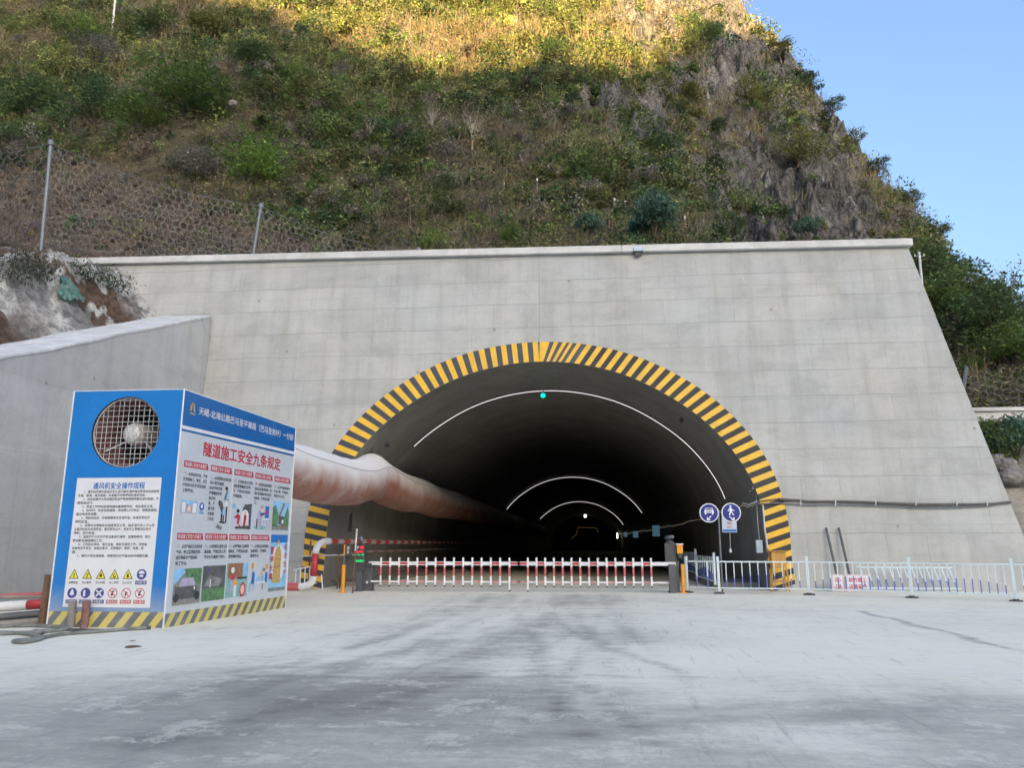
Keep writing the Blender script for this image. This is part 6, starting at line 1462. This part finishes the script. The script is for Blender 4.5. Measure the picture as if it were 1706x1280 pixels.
# ------------------------------------------------------------------ rockfall net on the slope
t = thing('rockfall_fence', 'steel ring net rockfall fence on grey posts along the slope, upper left', 'fence', (-24.0, 30.0, 14.4))
def earth(x, y):
    if y < 31.4: return float(wing_top(y)) - 0.12 + 2.9 + max(-20.6 - x, 0) * 0.16
    return float(T(x, y))
tops = [at_y(-130, 242, 29.0), at_y(85, 238, 30.0), at_y(435, 343, 34.0), at_y(697, 417, 36.5)]
feet = []
for (px_, y, off) in [(-150, 29.0, 0), (67, 30.0, 0), (412, 34.0, 0), (693, 36.5, 0)]:
    xx = at_y(px_, 430, y)[0]; feet.append((xx, y, earth(xx, y) - 0.2))
for a, b in zip(feet, tops):
    m = MB(); d = (Vector(b) - Vector(a)); u_ = d.normalized(); e_ = Vector(b) + u_ * 0.12
    m.tube([a, b, tuple(e_)], 0.085, 6); m.build('post', 'galvanised', t)
    m = MB(); m.tube([tuple(Vector(b) - u_ * 0.12), tuple(e_)], 0.13, 8); m.build('post_head', 'galvanised', t)
def topline(i, s, sag=0.5): p = Vector(tops[i]).lerp(Vector(tops[i + 1]), s); return p - Vector((0, 0, sag * 4 * s * (1 - s)))
def botline(i, s):
    p = Vector(feet[i]).lerp(Vector(feet[i + 1]), s); return Vector((p.x, p.y, max(p.z, earth(p.x, p.y)) + 0.1))
nr = random.Random(3)
for i in range(3):
    m = MB(); Ls = (Vector(tops[i + 1]) - Vector(tops[i])).length; nc = int(Ls / 0.33)
    for c in range(nc):
        s0 = (c + 0.5) / nc; hgt = (topline(i, s0) - botline(i, s0)).length; nrw = max(2, int(hgt / 0.30))
        for r_ in range(nrw):
            s = min(1, max(0, (c + 0.5 + (0.5 if r_ % 2 else 0) + nr.uniform(-.12, .12)) / nc)); f = (r_ + 0.5 + nr.uniform(-.12, .12)) / nrw
            a, b = topline(i, s), botline(i, s); cc = a.lerp(b, f); uu = (topline(i, min(1, s + 0.02)) - topline(i, max(0, s - 0.02))).normalized(); vv = (a - b).normalized(); nn_ = uu.cross(vv)
            cc = cc + nn_ * (0.25 * math.sin(math.pi * f) * math.sin(math.pi * s) + nr.uniform(-.04, .04)); rr_ = 0.185 * nr.uniform(0.9, 1.1)
            uu = (uu + nn_ * nr.uniform(-.3, .3)).normalized()
            m.tube([cc + uu * (rr_ * math.cos(k * 0.698)) + vv * (rr_ * math.sin(k * 0.698)) for k in range(10)], 0.0062, 3, caps=False)
    m.build('ring_net', 'net_wire', t)
    m = MB(); m.tube([topline(i, k / 16) for k in range(17)], 0.014, 4); m.build('top_cable', 'galvanised', t)
    m = MB(); m.tube([botline(i, k / 16) for k in range(17)], 0.014, 4); m.build('bottom_cable', 'galvanised', t)
for i in (1, 2):
    m = MB(); b = Vector(tops[i]); m.tube([b, b + Vector((0.6, 2.6, -3.2))], 0.012, 4); m.build('back_stay', 'galvanised', t)
    m = MB(); m.tube([b + Vector((0.35 + 0.22 * math.cos(k * 0.63), 0, -0.6 + 0.22 * math.sin(k * 0.63))) for k in range(11)], 0.022, 5); m.build('brake_ring', 'galvanised', t)

# ------------------------------------------------------------------ poles, wall and rocks
def pole(label, px_, ptop, pbase, y, r_, mat, arm=True):
    b = at_y(px_[1], pbase, y); a = at_y(px_[0], ptop, y); zt = float(T(b[0], y)); base = (b[0], y, min(zt, b[2]) - 0.2)
    t = thing('utility_pole', label, 'pole', base); m = MB(); m.tube([base, a], [r_, r_ * 0.75], 8); m.build('shaft', mat, t)
    if arm: m = MB(); m.bbox((a[0] - 0.32, y - 0.03, a[2] - 0.32), (a[0] + 0.32, y + 0.03, a[2] - 0.26)); m.build('cross_arm', 'galvanised', t); m = MB(); [m.tube([(a[0] + dx, y, a[2] - 0.27), (a[0] + dx, y, a[2] - 0.14)], 0.035, 6) for dx in (-0.28, 0.28)]; m.build('insulators', 'white_paint', t)
    return a
pole('white pole standing among the bushes at the top left of the slope', (198, 189), -60, 34, site(189, 52).y - 2.0, 0.20, 'conduit_white', False)
pt_ = pole('pale concrete utility pole right of the portal corner', (1531, 1535), 420, 500, 50, 0.11, 'bright_metal')
e0, e1 = Vector(at_y(1560, 425, 60)), Vector(at_y(1790, 492, 60)); 
for k, dz in enumerate((0.0, -0.5)):
    t = thing('overhead_wire', ['upper overhead wire crossing the sky at the right', 'lower overhead wire crossing the sky at the right'][k], 'wire', pt_); m = MB(); s0 = Vector(pt_) + Vector((0.3, 0, -0.3 + dz)); m.tube([s0.lerp(e1 + Vector((0, 0, dz)), q / 14) - Vector((0, 0, 0.5 * math.sin(math.pi * q / 14))) for q in range(15)], 0.02, 4); m.build('wire', 'cable', t)
wx0, wx1 = at_y(1600, 690, 34.6)[0], 46.0
zt_ = at_y(1660, 680, 34.6)[2]
t = thing('parapet_wall', 'low pale concrete roadside wall beside the right edge of the portal', 'wall', (20, 34.6, 6.5)); m = MB(); m.bbox((wx0 - 1.2, 34.5, zt_ - 1.3), (wx1, 34.8, zt_ - 0.16)); m.build('wall_body', 'concrete_coping', t); m = MB(); m.bbox((wx0 - 1.2, 34.4, zt_ - 0.158), (wx1, 34.9, zt_)); m.build('coping', 'concrete_coping', t)
a, b = at_y(1598, 662, 36.0), at_y(1610, 612, 36.0); t = thing('net_post', 'grey fence post with wire net rising behind the right edge of the portal', 'post', a); m = MB(); m.tube([(a[0] - 0.3, 36, a[2] - 1.6), b], 0.09, 6); m.build('tube', 'galvanised', t)
m = MB()
for c in range(16):
    for r_ in range(4):
        cc = Vector(b) + Vector((0.3 + c * 0.33, 0.1, -0.25 - r_ * 0.31 - 0.02 * c * (5 - c * 0.2))); m.tube([cc + Vector((0.18 * math.cos(k * .785), 0, 0.18 * math.sin(k * .785))) for k in range(9)], 0.0055, 3, caps=False)
m.build('ring_net', 'net_wire', t)
def boulder(px_, py_, y, r_, label, seed, squash=(1, 0.8, 0.75)):
    c = at_y(px_, py_, y); bm_ = MB(); N1, N2 = 9, 14; pts = []
    for i in range(N1 + 1):
        for j in range(N2):
            th, ph = math.pi * i / N1, 2 * math.pi * j / N2; d = Vector((math.sin(th) * math.cos(ph), math.sin(th) * math.sin(ph), math.cos(th)))
            k = 0.55 + 0.85 * float(fbm(d.x * 2.2 + seed, d.y * 2.2 + d.z * 2.9, seed, 4, 0.6)); pts.append(tuple(c[q] + d[q] * r_ * k * squash[q] for q in range(3)))
    bm_.v = pts; bm_.f = [[i * N2 + j, i * N2 + (j + 1) % N2, (i + 1) * N2 + (j + 1) % N2, (i + 1) * N2 + j] for i in range(N1) for j in range(N2)]; bm_.m = [0] * len(bm_.f)
    o = bm_.build('boulder', 'rock'); props(o, label, 'rock', 'boulders right of the portal')
boulder(1658, 772, 30.9, 0.45, 'dark upper boulder beside the slanting portal edge', 3); boulder(1679, 776, 30.7, 0.40, 'rounded boulder in the middle of the pile by the portal', 5); boulder(1686, 793, 30.5, 0.42, 'lower pale boulder at the foot of the pile', 8); boulder(1703, 795, 30.6, 0.38, 'boulder at the right edge of the picture', 11); boulder(388, 172, 66, 0.45, 'small white rock showing between dark shrubs on the left slope', 27)
for (px_, py_, y, h, lab, vari) in [(1645, 762, 32.0, 2.2, 'leafy grey green shrub beside the right edge of the portal', 'green_round'), (1690, 752, 31.7, 2.6, 'bluish leafy shrub above the boulders at the right edge', 'teal_umbrella'), (1662, 730, 33.2, 1.3, 'small shrub hanging below the roadside wall', 'olive_round'), (1700, 728, 33.4, 1.3, 'brownish shrub under the roadside wall at the right edge', 'grey_round')]:
    c = at_y(px_, py_, y); plant(vari, 0, 0, h * F / math.hypot(c[0], y), lab, 'shrubs on the right bank', 'shrub', 'shrub', Vector((c[0], y, float(T(c[0], y)) - 0.3)))
# white marker stones along the old path
for (px_, py_, lab) in [(895, 303, 'white marker stake on the path, leftmost of the row'), (1024, 337, 'white marker stake on the path left of the drooping tree'), (1042, 341, 'white marker stake just left of the drooping tree'), (1141, 366, 'white marker stake right of the drooping tree'), (1173, 373, 'white marker stake above the bare patch'), (1189, 376, 'white marker stake over the right part of the bare patch'), (1204, 380, 'white marker stake at the right end of the bare patch'), (745, 268, 'white marker stone high on the middle slope')]:
    p = site(px_, py_)
    if p is None: continue
    y = p.y - 1.8; q = at_y(px_, py_, y); g0 = float(T(q[0], y)); hh = max(0.9, q[2] - g0 + 0.35)
    t = thing('marker_stake', lab, 'marker', (q[0], y, g0), group='white markers along the hillside path'); hh = min(hh, 1.9); m = MB(); m.bbox((q[0] - 0.045, y - 0.045, g0 - 0.1), (q[0] + 0.045, y + 0.045, g0 + hh - 0.42)); m.build('stake', 'dusty_steel', t); m = MB(); m.bbox((q[0] - 0.07, y - 0.07, g0 + hh - 0.30), (q[0] + 0.07, y + 0.07, g0 + hh)); m.build('white_head', 'cement_white', t); m = MB(); m.bbox((q[0] - 0.15, y - 0.15, g0 - 0.1), (q[0] + 0.15, y + 0.15, g0 + 0.12)); m.build('base', 'rock', t)
# teal debris net and weeds on the bank
nb_ = []; n_ = 14
for i in range(n_):
    for j in range(n_):
        px_, py_ = 84 + 46 * j / (n_ - 1) * (0.35 + 0.65 * i / (n_ - 1)) + 4 * (1 - i / (n_ - 1)), 466 + 36 * i / (n_ - 1) + 8 * j / (n_ - 1)
        nb_.append((px_, py_))
def bank_hit(px_, py_):
    d = ray(px_, py_); tt_ = np.arange(17.0, 31.0, 0.05) / d[1]; xs_, ys2, zs_ = d[0] * tt_, d[1] * tt_, EYE + d[2] * tt_
    rise_ = sstep(-18.0, -20.6, xs_) * 2.9 + np.maximum(-20.6 - xs_, 0) * 0.16; g_ = wing_top(ys2) - 0.12 + rise_
    k = np.nonzero((zs_ <= g_) & (xs_ < -18.0))[0]; i = k[0] if len(k) else len(tt_) - 1
    return np.array([xs_[i], ys2[i], zs_[i]])
dn = np.array([bank_hit(*p) for p in nb_]); dn[:, 0] += 0.30 + 0.08 * np.sin(np.arange(len(dn)) * 1.7); dn[:, 2] += 0.15 + 0.08 * np.sin(np.arange(len(dn)) * 2.3)
o = mesh_np('debris_net', dn, grid_faces(n_, n_), 'teal_net'); props(o, 'torn teal debris net draped over the whitish bank, upper left', 'net')
for (px0, px1, py0, py1, n2, col, lab) in [(0, 70, 432, 470, 900, (.075, .085, .045), 'dull green weeds growing over the bank top at the left edge'), (105, 205, 452, 482, 850, (.06, .09, .035), 'green weeds hanging over the bank edge beside the portal')]:
    r = np.random.default_rng(px1); PP = []
    for k in range(n2 // 12):
        u_ = r.random(); c = bank_hit(px0 + (px1 - px0) * u_, py0 + (py1 - py0) * (u_ if px0 else r.random())) + np.array([0.25, 0, 0.15]); PP.append(c + r.normal(size=(12, 3)) * np.array([0.22, 0.3, 0.2]))
    PP = np.concatenate(PP); cc = np.array(col)[None] * r.uniform(0.6, 1.5, (len(PP), 1)); V_, C_ = leaf_quads(PP, r.uniform(0.05, 0.13, len(PP)), r.uniform(0.012, 0.03, len(PP)), cc, r, droop=-0.5)
    o = cloud_obj('weeds', V_, C_); props(o, lab, 'weeds', kind='stuff')
